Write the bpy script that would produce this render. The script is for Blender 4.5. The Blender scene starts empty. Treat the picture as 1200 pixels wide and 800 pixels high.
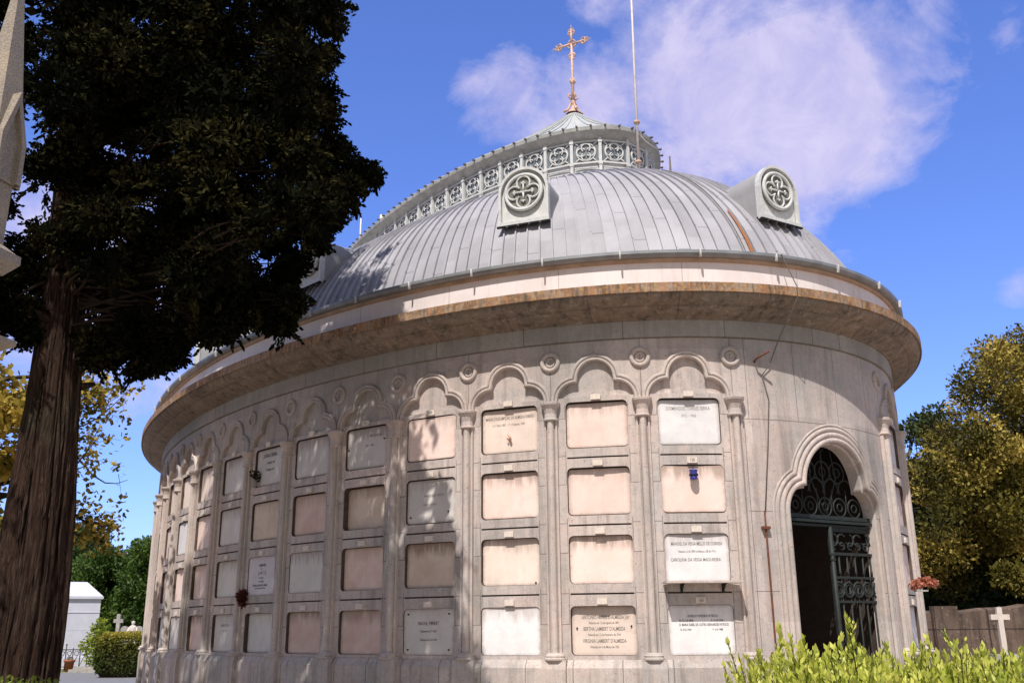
import bpy, bmesh, math, random
import numpy as np
from mathutils import Vector, Matrix
from mathutils.geometry import delaunay_2d_cdt
random.seed(7); RNG=np.random.default_rng(11)
R=math.radians; PI=math.pi
sc=bpy.context.scene; COL=sc.collection

# ------------------------------------------------------------------ camera
FP=1126.87; PIT=0.28934; ROLL=-0.0086; EYE=1.65
cd=bpy.data.cameras.new('camera'); cam=bpy.data.objects.new('camera',cd); COL.objects.link(cam)
cd.sensor_width=36; cd.lens=FP/1200*36; cd.clip_end=5000; cd.clip_start=.1
cam.location=(0,0,EYE)
cam.matrix_world=Matrix.Translation((0,0,EYE))@Matrix.Rotation(PI/2+PIT,4,'X')@Matrix.Rotation(ROLL,4,'Z')
sc.camera=cam
def at(x,y,Y):
    """a measured point of the photograph at the world depth Y"""
    a,b=x-600,y-400
    X=a*math.cos(ROLL)+b*math.sin(ROLL); Yi=-a*math.sin(ROLL)+b*math.cos(ROLL)
    d=Vector((X,FP*math.cos(PIT)+Yi*math.sin(PIT),FP*math.sin(PIT)-Yi*math.cos(PIT)))
    k=Y/d.y
    return Vector((d.x*k,Y,EYE+d.z*k))

# ------------------------------------------------------------------ node helpers
class NT:
    def __init__(s,name):
        s.m=bpy.data.materials.new(name); s.m.use_nodes=True; s.t=s.m.node_tree; s.t.nodes.clear()
        s.out=s.n('ShaderNodeOutputMaterial')
    def n(s,ty,**kw):
        o=s.t.nodes.new(ty)
        for k,v in kw.items(): setattr(o,k,v)
        return o
    def l(s,a,b): s.t.links.new(a,b)
    def val(s,sock,v):
        if hasattr(v,'is_linked') or isinstance(v,bpy.types.NodeSocket): s.l(v,sock)
        else: sock.default_value=v
    def math(s,op,a,b=None,c=None,clamp=False):
        o=s.n('ShaderNodeMath',operation=op,use_clamp=clamp); s.val(o.inputs[0],a)
        if b is not None: s.val(o.inputs[1],b)
        if c is not None: s.val(o.inputs[2],c)
        return o.outputs[0]
    def mix(s,f,a,b,mode='MIX'):
        o=s.n('ShaderNodeMix',data_type='RGBA',blend_type=mode); s.val(o.inputs[0],f)
        s.val(o.inputs[6],a if not isinstance(a,tuple) else (*a,1)[:4]); s.val(o.inputs[7],b if not isinstance(b,tuple) else (*b,1)[:4])
        return o.outputs[2]
    def ramp(s,f,p0,p1,v0=0.,v1=1.):
        o=s.n('ShaderNodeMapRange',clamp=True); s.val(o.inputs[0],f)
        o.inputs[1].default_value=p0;o.inputs[2].default_value=p1;o.inputs[3].default_value=v0;o.inputs[4].default_value=v1
        return o.outputs[0]
    def pos(s): 
        return s.n('ShaderNodeNewGeometry').outputs['Position']
    def uv(s): return s.n('ShaderNodeUVMap',uv_map='UVMap').outputs[0]
    def sep(s,v):
        o=s.n('ShaderNodeSeparateXYZ'); s.l(v,o.inputs[0]); return o.outputs
    def scale(s,v,sc3,loc=(0,0,0)):
        o=s.n('ShaderNodeMapping'); s.l(v,o.inputs[0]); o.inputs[3].default_value=sc3; o.inputs[1].default_value=loc; return o.outputs[0]
    def noise(s,v,scale,det=4,rough=.55,dist=0):
        o=s.n('ShaderNodeTexNoise'); s.l(v,o.inputs['Vector']); o.inputs['Scale'].default_value=scale
        o.inputs['Detail'].default_value=det;o.inputs['Roughness'].default_value=rough;o.inputs['Distortion'].default_value=dist
        return o.outputs['Fac']
    def bsdf(s,col,rough=.8,metal=0,bump=None,bstr=.3,bdist=.01,spec=.3,**kw):
        b=s.n('ShaderNodeBsdfPrincipled'); s.val(b.inputs['Base Color'],col if not isinstance(col,tuple) else (*col,1)[:4])
        s.val(b.inputs['Roughness'],rough); b.inputs['Metallic'].default_value=metal
        b.inputs['Specular IOR Level'].default_value=spec
        if bump is not None:
            u=s.n('ShaderNodeBump'); u.inputs['Strength'].default_value=bstr; u.inputs['Distance'].default_value=bdist
            s.l(bump,u.inputs['Height']); s.l(u.outputs[0],b.inputs['Normal'])
        s.l(b.outputs[0],s.out.inputs[0]); s.b=b
        return s.m

def simple(name,c,rough=.7,var=.25,scale=9,metal=0,spec=.3,c2=None,bstr=.25):
    k=NT(name); p=k.pos(); n=k.noise(p,scale,5,.6)
    c2=c2 or tuple(v*(1-var) for v in c)
    f=k.ramp(n,.35,.68)
    return k.bsdf(k.mix(f,c,c2),rough,metal,bump=n,bstr=bstr,spec=spec)

def stone_mat(name,base=(.63,.53,.485),grey=(.48,.445,.42),dark=(.17,.14,.12),joints=None,warm=(.67,.51,.45),streak=.55,topdirt=True,rust=0):
    k=NT(name); p=k.pos(); uv=k.uv()
    sx,sy,sz=k.sep(p)[0:3]; u,v,_=k.sep(uv)[0:3]
    big=k.noise(p,.9,4,.6); mid=k.noise(p,4,5,.65); fine=k.noise(p,90,3,.7); grain=k.noise(p,260,2,.8)
    col=k.mix(k.ramp(big,.4,.62),base,grey)
    col=k.mix(k.math('MULTIPLY',k.ramp(mid,.48,.7),.55),col,warm)
    # block by block tone
    bb=k.n('ShaderNodeCombineXYZ'); k.val(bb.inputs[0],k.math('FLOOR',k.math('MULTIPLY',u,1.66))); k.val(bb.inputs[1],k.math('FLOOR',k.math('MULTIPLY',v,1.18)))
    wn=k.n('ShaderNodeTexWhiteNoise',noise_dimensions='3D'); k.l(bb.outputs[0],wn.inputs[0])
    col=k.mix(.85,col,k.n_hsv(col,k.ramp(wn.outputs[0],0,1,.80,1.1)) if hasattr(k,'n_hsv') else col)
    # granite speckle
    blo=k.noise(p,11,5,.72,.5)
    col=k.mix(k.math('MULTIPLY',k.ramp(blo,.5,.68),.38),col,tuple(x*.62 for x in grey))
    col=k.mix(k.math('MULTIPLY',k.ramp(blo,.46,.34),.30),col,(.66,.58,.51))
    col=k.mix(k.math('MULTIPLY',k.ramp(fine,.52,.68),.50),col,(.22,.17,.14))
    col=k.mix(k.math('MULTIPLY',k.ramp(grain,.58,.72),.40),col,(.80,.71,.63))
    pt=k.noise(p,34,2,.6); col=k.mix(k.math('MULTIPLY',k.ramp(pt,.66,.70),.55),col,(.14,.10,.08))
    # vertical weather streaks
    st=k.noise(k.scale(p,(3.2,3.2,.28)),2.2,5,.7)
    st2=k.noise(k.scale(p,(14,14,.5)),1.6,4,.7)
    col=k.mix(k.math('MULTIPLY',k.ramp(st,.5,.72),streak),col,dark)
    col=k.mix(k.math('MULTIPLY',k.ramp(st2,.52,.75),streak*.6),col,(.30,.24,.2))
    if topdirt:
        f=k.math('MULTIPLY',k.ramp(sz,4.2,5.5,0,.55),k.ramp(big,.3,.6,.5,1))
        col=k.mix(f,col,(.25,.235,.21))
        g=k.math('MULTIPLY',k.ramp(sz,1.3,.2,0,.6),k.ramp(mid,.4,.6))
        col=k.mix(g,col,(.22,.2,.15))
    bump=k.math('ADD',k.math('MULTIPLY',fine,.6),k.math('MULTIPLY',mid,.5))
    if joints:
        j=joints(k,u,v)
        col=k.mix(k.math('MULTIPLY',j,.62),col,(.07,.055,.045))
        bump=k.math('SUBTRACT',bump,k.math('MULTIPLY',j,1.5))
    return k.bsdf(col,.85,0,bump=bump,bstr=.45,bdist=.008,spec=.2)
def _hsv(k,col,val):
    o=k.n('ShaderNodeHueSaturation'); k.l(col,o.inputs['Color']); k.val(o.inputs['Value'],val); return o.outputs[0]
NT.n_hsv=_hsv
def line(k,x,w):   # 1 where |x|<w
    return k.math('LESS_THAN',k.math('ABSOLUTE',x),w)

# ------------------------------------------------------------------ mesh builder
class MB:
    def __init__(s): s.v=[];s.f=[];s.uv=[];s.sm=[];s.mi=[]
    def vert(s,p,uv=(0,0)): s.v.append(tuple(p)); s.uv.append(uv); return len(s.v)-1
    def face(s,ids,smooth=False,mi=0): s.f.append(tuple(ids)); s.sm.append(smooth); s.mi.append(mi)
    def grid(s,rows,closed=False,uvs=None,smooth=False,loop_rows=False,mi=0):
        base=len(s.v); n=len(rows[0])
        for i,r in enumerate(rows):
            for j,p in enumerate(r): s.vert(p,uvs[i][j] if uvs else (0,0))
        m=len(rows)
        for i in range(m if loop_rows else m-1):
            for j in range(n if closed else n-1):
                a=base+i*n+j; b=base+i*n+(j+1)%n; c=base+((i+1)%m)*n+(j+1)%n; d=base+((i+1)%m)*n+j
                s.face((a,b,c,d),smooth,mi)
    def box(s,c,d,rot=None,mi=0,taper=1.):
        q=[]
        for z in(-1,1):
            k=taper if z>0 else 1
            for x,y in((-1,-1),(1,-1),(1,1),(-1,1)):
                w=Vector((x*d[0]/2*k,y*d[1]/2*k,z*d[2]/2))
                if rot is not None: w=rot@w
                q.append(s.vert(Vector(c)+w))
        for f in((3,2,1,0),(4,5,6,7),(0,1,5,4),(1,2,6,5),(2,3,7,6),(3,0,4,7)): s.face([q[i] for i in f],False,mi)
    def tube(s,pts,rad,n=8,cap=True,smooth=True,mi=0):
        pts=[Vector(p) for p in pts]; 
        if not hasattr(rad,'__len__'): rad=[rad]*len(pts)
        rows=[];prev=None
        for i,p in enumerate(pts):
            t=(pts[min(i+1,len(pts)-1)]-pts[max(i-1,0)])
            if t.length<1e-9: t=Vector((0,0,1))
            t.normalize()
            if prev is None:
                prev=t.orthogonal().normalized()
            x=(prev-t*prev.dot(t)); 
            if x.length<1e-6: x=t.orthogonal()
            x.normalize(); prev=x; y=t.cross(x)
            rows.append([p+(x*math.cos(2*PI*k/n)+y*math.sin(2*PI*k/n))*rad[i] for k in range(n)])
        b=len(s.v); s.grid(rows,True,smooth=smooth,mi=mi)
        if cap:
            s.face([b+k for k in range(n)][::-1],False,mi); s.face([b+(len(pts)-1)*n+k for k in range(n)],False,mi)
    def lathe(s,prof,c=(0,0,0),n=20,smooth=True,axis=None,mi=0):
        rows=[]
        for r,z in prof:
            rows.append([Vector(c)+Vector((r*math.cos(2*PI*k/n),r*math.sin(2*PI*k/n),z)) for k in range(n)])
        s.grid(rows,True,smooth=smooth,mi=mi)
    def torus(s,c,r,t,ax='Y',n=28,m=8,arc=2*PI,a0=0,fl=1.):
        rows=[]
        cnt=n if arc>=2*PI-1e-6 else n+1
        for i in range(cnt):
            a=a0+arc*i/n; row=[]
            for j in range(m):
                b=2*PI*j/m; rr=r+t*math.cos(b); h=t*math.sin(b)*fl
                row.append(Vector(c)+(Vector((rr*math.cos(a),h,rr*math.sin(a))) if ax=='Y' else Vector((rr*math.cos(a),rr*math.sin(a),h))))
            rows.append(row)
        s.grid(rows,True,smooth=True,loop_rows=(cnt==n))
    def build(s,name,mat,parent=None,origin=(0,0,0),loc=None,weld=False):
        o=Vector(origin); me=bpy.data.meshes.new(name)
        me.from_pydata([(a[0]-o.x,a[1]-o.y,a[2]-o.z) for a in s.v],[],s.f)
        for m in (mat if isinstance(mat,(list,tuple)) else [mat]): me.materials.append(m)
        uvl=me.uv_layers.new(name='UVMap'); li=np.zeros(len(me.loops),np.int32); me.loops.foreach_get('vertex_index',li)
        uvl.data.foreach_set('uv',np.array(s.uv,dtype=np.float32)[li].ravel())
        me.polygons.foreach_set('use_smooth',s.sm); me.polygons.foreach_set('material_index',s.mi)
        me.update()
        bm=bmesh.new(); bm.from_mesh(me)
        if weld: bmesh.ops.remove_doubles(bm,verts=bm.verts,dist=1e-4)
        bmesh.ops.recalc_face_normals(bm,faces=bm.faces); bm.to_mesh(me); bm.free()
        ob=bpy.data.objects.new(name,me); COL.objects.link(ob)
        if parent is not None: ob.parent=parent
        if loc is not None: ob.location=loc
        return ob
def thing(name,label,cat,loc=(0,0,0),group=None):
    o=bpy.data.objects.new(name,None); COL.objects.link(o); o.location=loc; o.empty_display_size=.3
    o['label']=label;o['category']=cat
    if group:o['group']=group
    return o
def tag(o,label=None,cat=None,group=None,kind=None):
    if label:o['label']=label
    if cat:o['category']=cat
    if group:o['group']=group
    if kind:o['kind']=kind
    return o
def inst(name,me,parent,loc,rotz=0,label=None):
    o=bpy.data.objects.new(name,me); COL.objects.link(o); o.parent=parent; o.location=loc; o.rotation_euler=(0,0,rotz)
    if label:o['label']=label
    return o

# ------------------------------------------------------------------ oval plan
CX,CY,EA,EB,PH=-1.26777,22.32966,11.40216,6.48110,2.0577177
CP,SP=math.cos(PH),math.sin(PH)
T0=R(181.15)
_t=np.linspace(T0-2*PI,T0+2*PI,16001); _ds=np.hypot(EA*np.sin(_t),EB*np.cos(_t)); 
_s=np.concatenate([[0],np.cumsum((_ds[1:]+_ds[:-1])/2*np.diff(_t))]); _s-=np.interp(T0,_t,_s)
PERIM=float(np.interp(T0+2*PI,_t,_s))
def t_of(s): return float(np.interp(s,_s,_t))
def s_of(t): return float(np.interp(t,_t,_s))
def loc2w(x,y): return Vector((CX+x*CP-y*SP,CY+x*SP+y*CP,0))
def Wt(t,off,z,A=None,B=None):
    A=A or EA;B=B or EB
    x,y=A*math.cos(t),B*math.sin(t); nx,ny=math.cos(t)/A,math.sin(t)/B; m=math.hypot(nx,ny)
    p=loc2w(x+off*nx/m,y+off*ny/m); p.z=z; return p
def W(s,off,z): return Wt(t_of(s),off,z)
def normal(t,A=None,B=None):
    A=A or EA;B=B or EB
    nx,ny=math.cos(t)/A,math.sin(t)/B; m=math.hypot(nx,ny); nx/=m;ny/=m
    return Vector((nx*CP-ny*SP,nx*SP+ny*CP,0))
def rot_out(t,A=None,B=None):   # z-rotation so that local -Y looks outward, local X runs along growing t
    n=normal(t,A,B); return math.atan2(n.y,n.x)+PI/2
ORG=Vector((CX,CY,0))
WALL=-.12
def H(h): return h+EYE
SD=s_of(R(193.9)); SDL=-s_of(R(168.6)); SDm=(SD+SDL)/2; SDC=(SD-SDL)/2
BAY=1.2
NL,NR=15,5
cols=[-SDL-BAY*k for k in range(NL+1)]+[SD+BAY*k for k in range(NR+1)]
print('SD',SD,SDL,'perim',PERIM)

# ------------------------------------------------------------------ materials
def wall_joints(k,u,v):
    # u = metres along the wall, v = world height
    bu=k.math('SUBTRACT',k.math('ABSOLUTE',k.math('SUBTRACT',u,SDC)),SDm)             # from first column outwards
    fr=k.math('SUBTRACT',k.math('FRACT',k.math('ADD',k.math('DIVIDE',bu,BAY),.5)),.5)   # 0 at columns
    du=k.math('MULTIPLY',fr,BAY)
    inb=k.math('GREATER_THAN',bu,-.05)
    j1=k.math('MULTIPLY',k.math('MULTIPLY',line(k,du,.005),k.math('GREATER_THAN',v,H(2.8))),inb)
    # side pieces: horizontal joints close to the columns, once per row
    vr=k.math('FRACT',k.math('DIVIDE',k.math('SUBTRACT',v,H(-.325)-.06),.845))
    hv=line(k,k.math('MULTIPLY',k.math('SUBTRACT',vr,.5),.845),.0045)
    vr2=k.math('FRACT',k.math('DIVIDE',k.math('SUBTRACT',v,H(-.325)+.30),.845))
    hv2=line(k,k.math('MULTIPLY',k.math('SUBTRACT',vr2,.5),.845),.0045)
    near=k.math('LESS_THAN',k.math('ABSOLUTE',du),.19)
    low=k.math('LESS_THAN',v,H(2.75))
    j2=k.math('MULTIPLY',k.math('MULTIPLY',k.math('MAXIMUM',hv,hv2),near),k.math('MULTIPLY',low,inb))
    j3=k.math('MULTIPLY',line(k,k.math('SUBTRACT',k.math('ABSOLUTE',du),.185),.004),k.math('MULTIPLY',low,inb))
    j3=k.math('MULTIPLY',j3,k.math('GREATER_THAN',vr,.5))
    # door bay: wide courses
    nd=k.math('SUBTRACT',1,inb)
    ca=line(k,k.math('SUBTRACT',v,H(2.52)),.005); cb=line(k,k.math('SUBTRACT',v,H(1.36)),.005); cc=line(k,k.math('SUBTRACT',v,H(.4)),.005)
    cv=line(k,k.math('SUBTRACT',k.math('FRACT',k.math('ADD',k.math('MULTIPLY',u,1.35),.17)),.5),.006)
    cv=k.math('MULTIPLY',cv,k.math('GREATER_THAN',v,H(2.52)))
    ce=line(k,k.math('SUBTRACT',k.math('ABSOLUTE',k.math('SUBTRACT',u,SDC)),SDm-.13),.005)
    ce=k.math('MULTIPLY',ce,k.math('LESS_THAN',v,H(2.52)))
    j4=k.math('MULTIPLY',nd,k.math('MAXIMUM',k.math('MAXIMUM',k.math('MAXIMUM',ca,cb),k.math('MAXIMUM',cc,cv)),ce))
    return k.math('MAXIMUM',k.math('MAXIMUM',j1,j2),k.math('MAXIMUM',j3,j4))
def band_joints(per,ph=0.):
    def f(k,u,v): return line(k,k.math('SUBTRACT',k.math('FRACT',k.math('ADD',k.math('DIVIDE',u,per),ph)),.5),.006/per)
    return f
M={}
M['wall']=stone_mat('wall_granite',joints=wall_joints)
M['plinth']=stone_mat('plinth_granite',joints=band_joints(.6,.1),base=(.61,.515,.465))
M['band']=stone_mat('band_granite',joints=band_joints(1.35,.2),base=(.46,.42,.375),grey=(.37,.355,.33),warm=(.46,.41,.36))
M['trim']=stone_mat('trim_granite',base=(.64,.54,.49),grey=(.51,.465,.43),streak=.4)
M['cornice']=stone_mat('cornice_granite',joints=band_joints(1.1,.4),base=(.27,.20,.15),grey=(.20,.165,.13),warm=(.28,.18,.11),dark=(.035,.025,.018),streak=.8,topdirt=False)
def lip_mat():
    k=NT('cornice_lip'); p=k.pos(); a=k.noise(p,5,5,.7); b=k.noise(p,22,4,.7); c=k.noise(k.scale(p,(1,1,.1)),18,4,.7)
    col=k.mix(k.ramp(a,.4,.6),(.36,.27,.20),(.20,.13,.085)); col=k.mix(k.math('MULTIPLY',k.ramp(b,.5,.62),.7),col,(.56,.30,.09)); col=k.mix(k.math('MULTIPLY',k.ramp(k.noise(k.scale(p,(7,7,.4)),1.3,4,.7),.5,.6),.55),col,(.40,.17,.07))
    col=k.mix(k.math('MULTIPLY',k.ramp(c,.5,.65),.7),col,(.07,.05,.035))
    return k.bsdf(col,.9,bump=b,bstr=.6,bdist=.01)
M['lip']=lip_mat()
def fascia_mat():
    k=NT('painted_fascia'); p=k.pos(); uv=k.uv(); u,v,_=k.sep(uv)[0:3]
    a=k.noise(p,2,4,.6); b=k.noise(p,26,4,.75); c=k.noise(k.scale(p,(6,6,.6)),2.,4,.7)
    col=k.mix(k.ramp(a,.4,.65),(.82,.75,.73),(.74,.66,.63))
    col=k.mix(k.math('MULTIPLY',k.ramp(c,.55,.75),.35),col,(.5,.38,.3))
    lo=k.ramp(v,H(4.34),H(4.17),0.,.26)
    r=k.ramp(k.math('ADD',b,lo),.70,.78)
    col=k.mix(r,col,(.42,.14,.05))
    col=k.mix(k.math('MULTIPLY',line(k,k.math('SUBTRACT',k.math('FRACT',k.math('DIVIDE',u,1.6)),.5),.003),.6),col,(.3,.2,.15))
    return k.bsdf(col,.6,bump=a,bstr=.1)
M['fascia']=fascia_mat()
def zinc(name,c,seam=.2,var=.14):
    k=NT(name); p=k.pos(); uv=k.uv(); u,v,_=k.sep(uv)[0:3]
    w=k.n('ShaderNodeTexWhiteNoise',noise_dimensions='2D'); cb=k.n('ShaderNodeCombineXYZ'); k.val(cb.inputs[0],k.math('FLOOR',u)); k.val(cb.inputs[1],k.math('FLOOR',k.math('ADD',k.math('MULTIPLY',v,.55),k.math('MULTIPLY',k.math('FLOOR',u),.37)))); k.l(cb.outputs[0],w.inputs[0])
    a=k.noise(p,1.3,4,.6); b=k.noise(k.scale(p,(5,5,.7)),2.,5,.7); s=k.noise(p,50,3,.7)
    col=k.mix(k.ramp(a,.35,.65),c,tuple(x*.82 for x in c))
    col=k.mix(k.math('MULTIPLY',k.ramp(b,.52,.75),.3),col,(.46,.44,.43))
    col=k.mix(k.math('MULTIPLY',k.ramp(s,.66,.75),.4),col,(.6,.58,.55))
    col=k.n_hsv(col,k.ramp(w.outputs[0],0,1,1-var,1+var*.6))
    hj=line(k,k.math('SUBTRACT',k.math('FRACT',k.math('ADD',k.math('MULTIPLY',v,.55),k.math('MULTIPLY',k.math('FLOOR',u),.37))),.5),.006); col=k.mix(k.math('MULTIPLY',hj,.5),col,(.12,.12,.12)); dn_=k.noise(p,4.,3,.5)
    return k.bsdf(col,k.ramp(a,.3,.7,.55,.8),.0,bump=k.math('ADD',a,dn_),bstr=.3,bdist=.03,spec=.4)
M['zinc']=zinc('grey_zinc',(.42,.41,.435),var=.13)
M['zinc2']=zinc('dull_zinc',(.36,.355,.36))
M['ltn']=simple('lantern_paint',(.56,.575,.60),.6,.2,3)
M['tracery']=simple('tracery_paint',(.68,.68,.66),.6,.2,14)
M['eave']=simple('lantern_eave',(.52,.52,.49),.75,.35,5)
M['roofl']=simple('lantern_roof',(.50,.52,.51),.6,.2,6)
M['slot']=simple('dark_slot',(.02,.02,.02),.9)
M['glass']=simple('dull_glass',(.17,.2,.22),.35,.3,8,spec=.6)
M['ros_back']=simple('rosette_back',(.20,.20,.17),.8)
M['gutter']=simple('gutter_lead',(.30,.31,.32),.5,.3,4,.3)
M['clip']=simple('gutter_clip',(.6,.58,.55),.6)
M['lathunder']=simple('gutter_board',(.52,.36,.25),.8,.35,6)
M['copper']=simple('gilded_iron',(.74,.54,.44),.55,.4,25,.1,c2=(.48,.26,.16))
M['pole']=simple('pole_white',(.80,.72,.68),.6,.2,10)
M['iron']=simple('green_iron',(.036,.044,.041),.6,.4,12,.2)
M['blackiron']=simple('black_iron',(.02,.02,.022),.6)
M['rust']=simple('rusty_pipe',(.20,.075,.045),.85,.5,25)
M['rustplate']=simple('rust_plate',(.42,.16,.06),.85,.4,25)
M['tag']=simple('tag_stone',(.78,.68,.59),.8,.2,30)
M['ink']=simple('inscription_black',(.028,.026,.025),.7)
M['inkgrey']=simple('inscription_grey',(.20,.18,.165),.8)
M['inkpale']=simple('inscription_worn',(.36,.32,.30),.85)
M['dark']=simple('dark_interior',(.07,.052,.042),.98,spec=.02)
M['cable']=simple('cable_grey',(.16,.14,.12),.8)
def marble(name,c,stain_shade=(.30,.21,.16),sv=.7,veins=.25,blotch=(.5,.33,.25),pink=0.):
    k=NT(name); uv=k.uv(); u,v,_=k.sep(uv)[0:3]
    oi=k.n('ShaderNodeObjectInfo'); ad=k.n('ShaderNodeVectorMath',operation='ADD'); 
    cb=k.n('ShaderNodeCombineXYZ'); k.val(cb.inputs[0],k.math('MULTIPLY',oi.outputs['Random'],37.)); k.val(cb.inputs[2],k.math('MULTIPLY',oi.outputs['Random'],91.))
    k.l(uv,ad.inputs[0]); k.l(cb.outputs[0],ad.inputs[1]); p=ad.outputs[0]
    a=k.noise(p,3.,5,.6,.4); b=k.noise(k.scale(p,(9,1.1,1)),1.3,5,.7,.3); g=k.noise(p,60,3,.7); bl=k.noise(p,9,5,.7,.6)
    col=k.mix(k.ramp(a,.4,.68),c,blotch if pink else tuple(x*.86 for x in c))
    if pink<1 and pink>0: col=k.mix(pink,c,col)
    col=k.mix(k.math('MULTIPLY',k.ramp(bl,.5,.7),.3),col,tuple(x*.72 for x in c))
    rnd=oi.outputs['Random']; col=k.n_hsv(col,k.ramp(rnd,0,1,.92,1.08)); sv_=k.ramp(k.math('FRACT',k.math('MULTIPLY',rnd,7.3)),0,1,.25*sv,min(1.,1.5*sv))
    # run-down stains from the upper edge, v=0 at top of plaque growing downward
    top=k.ramp(v,.0,.26,1.,0.)
    f=k.ramp(k.math('MULTIPLY',top,k.ramp(b,.34,.66,.35,1.5)),.25,.8)
    col=k.mix(k.math('MULTIPLY',f,sv_),col,stain_shade)
    eu=k.ramp(k.math('ABSOLUTE',u),.345,.395,0.,1.); ev_=k.math('MAXIMUM',eu,k.math('MAXIMUM',k.ramp(v,.54,.58,0.,1.),k.ramp(v,.05,.0,0.,1.)))  # rim dirt that also paints the dark shadow outline round each slab
    col=k.mix(k.math('MULTIPLY',k.math('MULTIPLY',ev_,k.ramp(bl,.3,.6,.2,1.)),.6),col,stain_shade)
    f2=k.ramp(b,.6,.78)
    col=k.mix(k.math('MULTIPLY',f2,.4),col,tuple(x*.6 for x in c))
    f3=k.ramp(k.noise(k.scale(p,(13,.7,1),(3,1,0)),1.,4,.7),.6,.75)
    col=k.mix(k.math('MULTIPLY',f3,.35),col,tuple(min(.85,x*1.35) for x in c))
    col=k.mix(k.math('MULTIPLY',k.ramp(g,.58,.75),.25),col,tuple(x*.55 for x in c))
    vn=k.n('ShaderNodeTexNoise',noise_type='RIDGED_MULTIFRACTAL'); k.l(p,vn.inputs['Vector']); vn.inputs['Scale'].default_value=2.2
    col=k.mix(k.math('MULTIPLY',k.ramp(vn.outputs[0],.72,.95),veins),col,tuple(x*.55 for x in c))
    return k.bsdf(col,.6,bump=g,bstr=.1,bdist=.003,spec=.3)
PM={'white':marble('white_marble',(.84,.81,.80),sv=.25,veins=.3),
'cream':marble('cream_slab',(.86,.71,.61),sv=.5),
'pinkcream':marble('pink_cream_slab',(.86,.69,.61),sv=.45,veins=.15,blotch=(.80,.56,.47),pink=.6),
'pink':marble('pink_slab',(.78,.60,.52),sv=.6,blotch=(.64,.38,.30),pink=.7),
'beige':marble('beige_slab',(.74,.60,.49),sv=.85,blotch=(.54,.38,.29),pink=.6,stain_shade=(.2,.12,.08)),
'grey':marble('grey_slab',(.74,.69,.64),sv=.55,stain_shade=(.28,.2,.16)),
'lilac':marble('lilac_slab',(.76,.70,.73),sv=.1,veins=.05)}

# ------------------------------------------------------------------ rotunda
ROT=thing('burial_rotunda','oval granite burial rotunda with rows of sealed niches under a grey ribbed dome','building',(CX,CY,0))
def rb(mb,name,mat,parent=ROT,**kw): return mb.build(name,mat,parent,origin=ORG if parent is ROT else (0,0,0),**kw)
def revolve(prof,n=720,A=None,B=None,mb=None,t_a=None,t_b=None,smooth=False,mi=0,byoff=True):
    mb=mb or MB()
    full=t_a is None
    # each profile segment separate -> crisp edges
    ts=[T0+2*PI*i/n for i in range(n+1)] if full else [t_a+(t_b-t_a)*i/n for i in range(n+1)]
    ss=[s_of(t) if abs(t-T0)<2*PI else PERIM for t in ts]
    for a,b in zip(prof[:-1],prof[1:]):
        rows=[];uvs=[]
        for (off,z) in(a,b):
            rows.append([Wt(t,off,z,A,B) for t in ts]); uvs.append([(s,z) for s in ss])
        mb.grid(rows,False,uvs,True,mi=mi)
    return mb
ROWT=[2.785,1.935,1.09,.25]; ROWB=[2.18,1.335,.51,-.325]
HW=.405
def rrect(x0,x1,z0,z1,r,n=4):
    o=[]
    for cx,cz,a in((x1-r,z0+r,-90),(x1-r,z1-r,0),(x0+r,z1-r,90),(x0+r,z0+r,180)):
        for i in range(n+1):
            w=R(a+90*i/n); o.append((cx+r*math.cos(w),cz+r*math.sin(w)))
    # subdivide long horizontals
    q=[]
    for i,p in enumerate(o):
        p2=o[(i+1)%len(o)]; q.append(p)
        L=abs(p2[0]-p[0])
        if L>.15:
            m=int(L/.1)
            for j in range(1,m): q.append((p[0]+(p2[0]-p[0])*j/m,p[1]+(p2[1]-p[1])*j/m))
    return q
def inside(pt,poly):
    x,y=pt;c=False;n=len(poly)
    for i in range(n):
        x1,y1=poly[i];x2,y2=poly[(i+1)%n]
        if (y1>y)!=(y2>y) and x<(x2-x1)*(y-y1)/(y2-y1)+x1: c=not c
    return c
def region(x0,x1,z0,z1,holes,dx=.1,dz=.3,open_bottom=None):
    pts=[];edges=[]
    nx=max(1,round((x1-x0)/dx)); nz=max(1,round((z1-z0)/dz))
    def near_hole(p):
        for h in holes:
            if inside(p,h): return True
            for q in h:
                if math.hypot(q[0]-p[0],q[1]-p[1])<.015: return True
        return False
    for i in range(nx+1):
        for j in range(nz+1):
            p=(x0+(x1-x0)*i/nx,z0+(z1-z0)*j/nz)
            if i in(0,nx) or j in(0,nz) or not near_hole(p): pts.append(p)
    for h in holes:
        b=len(pts); pts+=h
        edges+=[(b+i,b+(i+1)%len(h)) for i in range(len(h))]
    r=delaunay_2d_cdt([Vector(p) for p in pts],edges,[],0,1e-5)
    V=[(v.x,v.y) for v in r[0]]; F=[]
    for f in r[2]:
        c=(sum(V[i][0] for i in f)/len(f),sum(V[i][1] for i in f)/len(f))
        if any(inside(c,h) for h in holes): continue
        F.append(f)
    return V,F
def tref_path(r_lo,r_hi,zc_lo,zc_hi,cxl,z_start,n=8,m=14):
    o=[(-cxl-r_lo,z_start)]
    for i in range(n+1):
        a=PI-PI/2*i/n; o.append((-cxl+r_lo*math.cos(a),zc_lo+r_lo*math.sin(a)))
    for i in range(m+1):
        a=PI-PI*i/m; o.append((r_hi*math.cos(a),zc_hi+r_hi*math.sin(a)))
    for i in range(n+1):
        a=PI/2-PI/2*i/n; o.append((cxl+r_lo*math.cos(a),zc_lo+r_lo*math.sin(a)))
    o.append((cxl+r_lo,z_start))
    q=[o[0]]
    for p in o[1:]:
        if math.hypot(p[0]-q[-1][0],p[1]-q[-1][1])>1e-4:q.append(p)
    return q
TZ=H(2.845)
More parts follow.
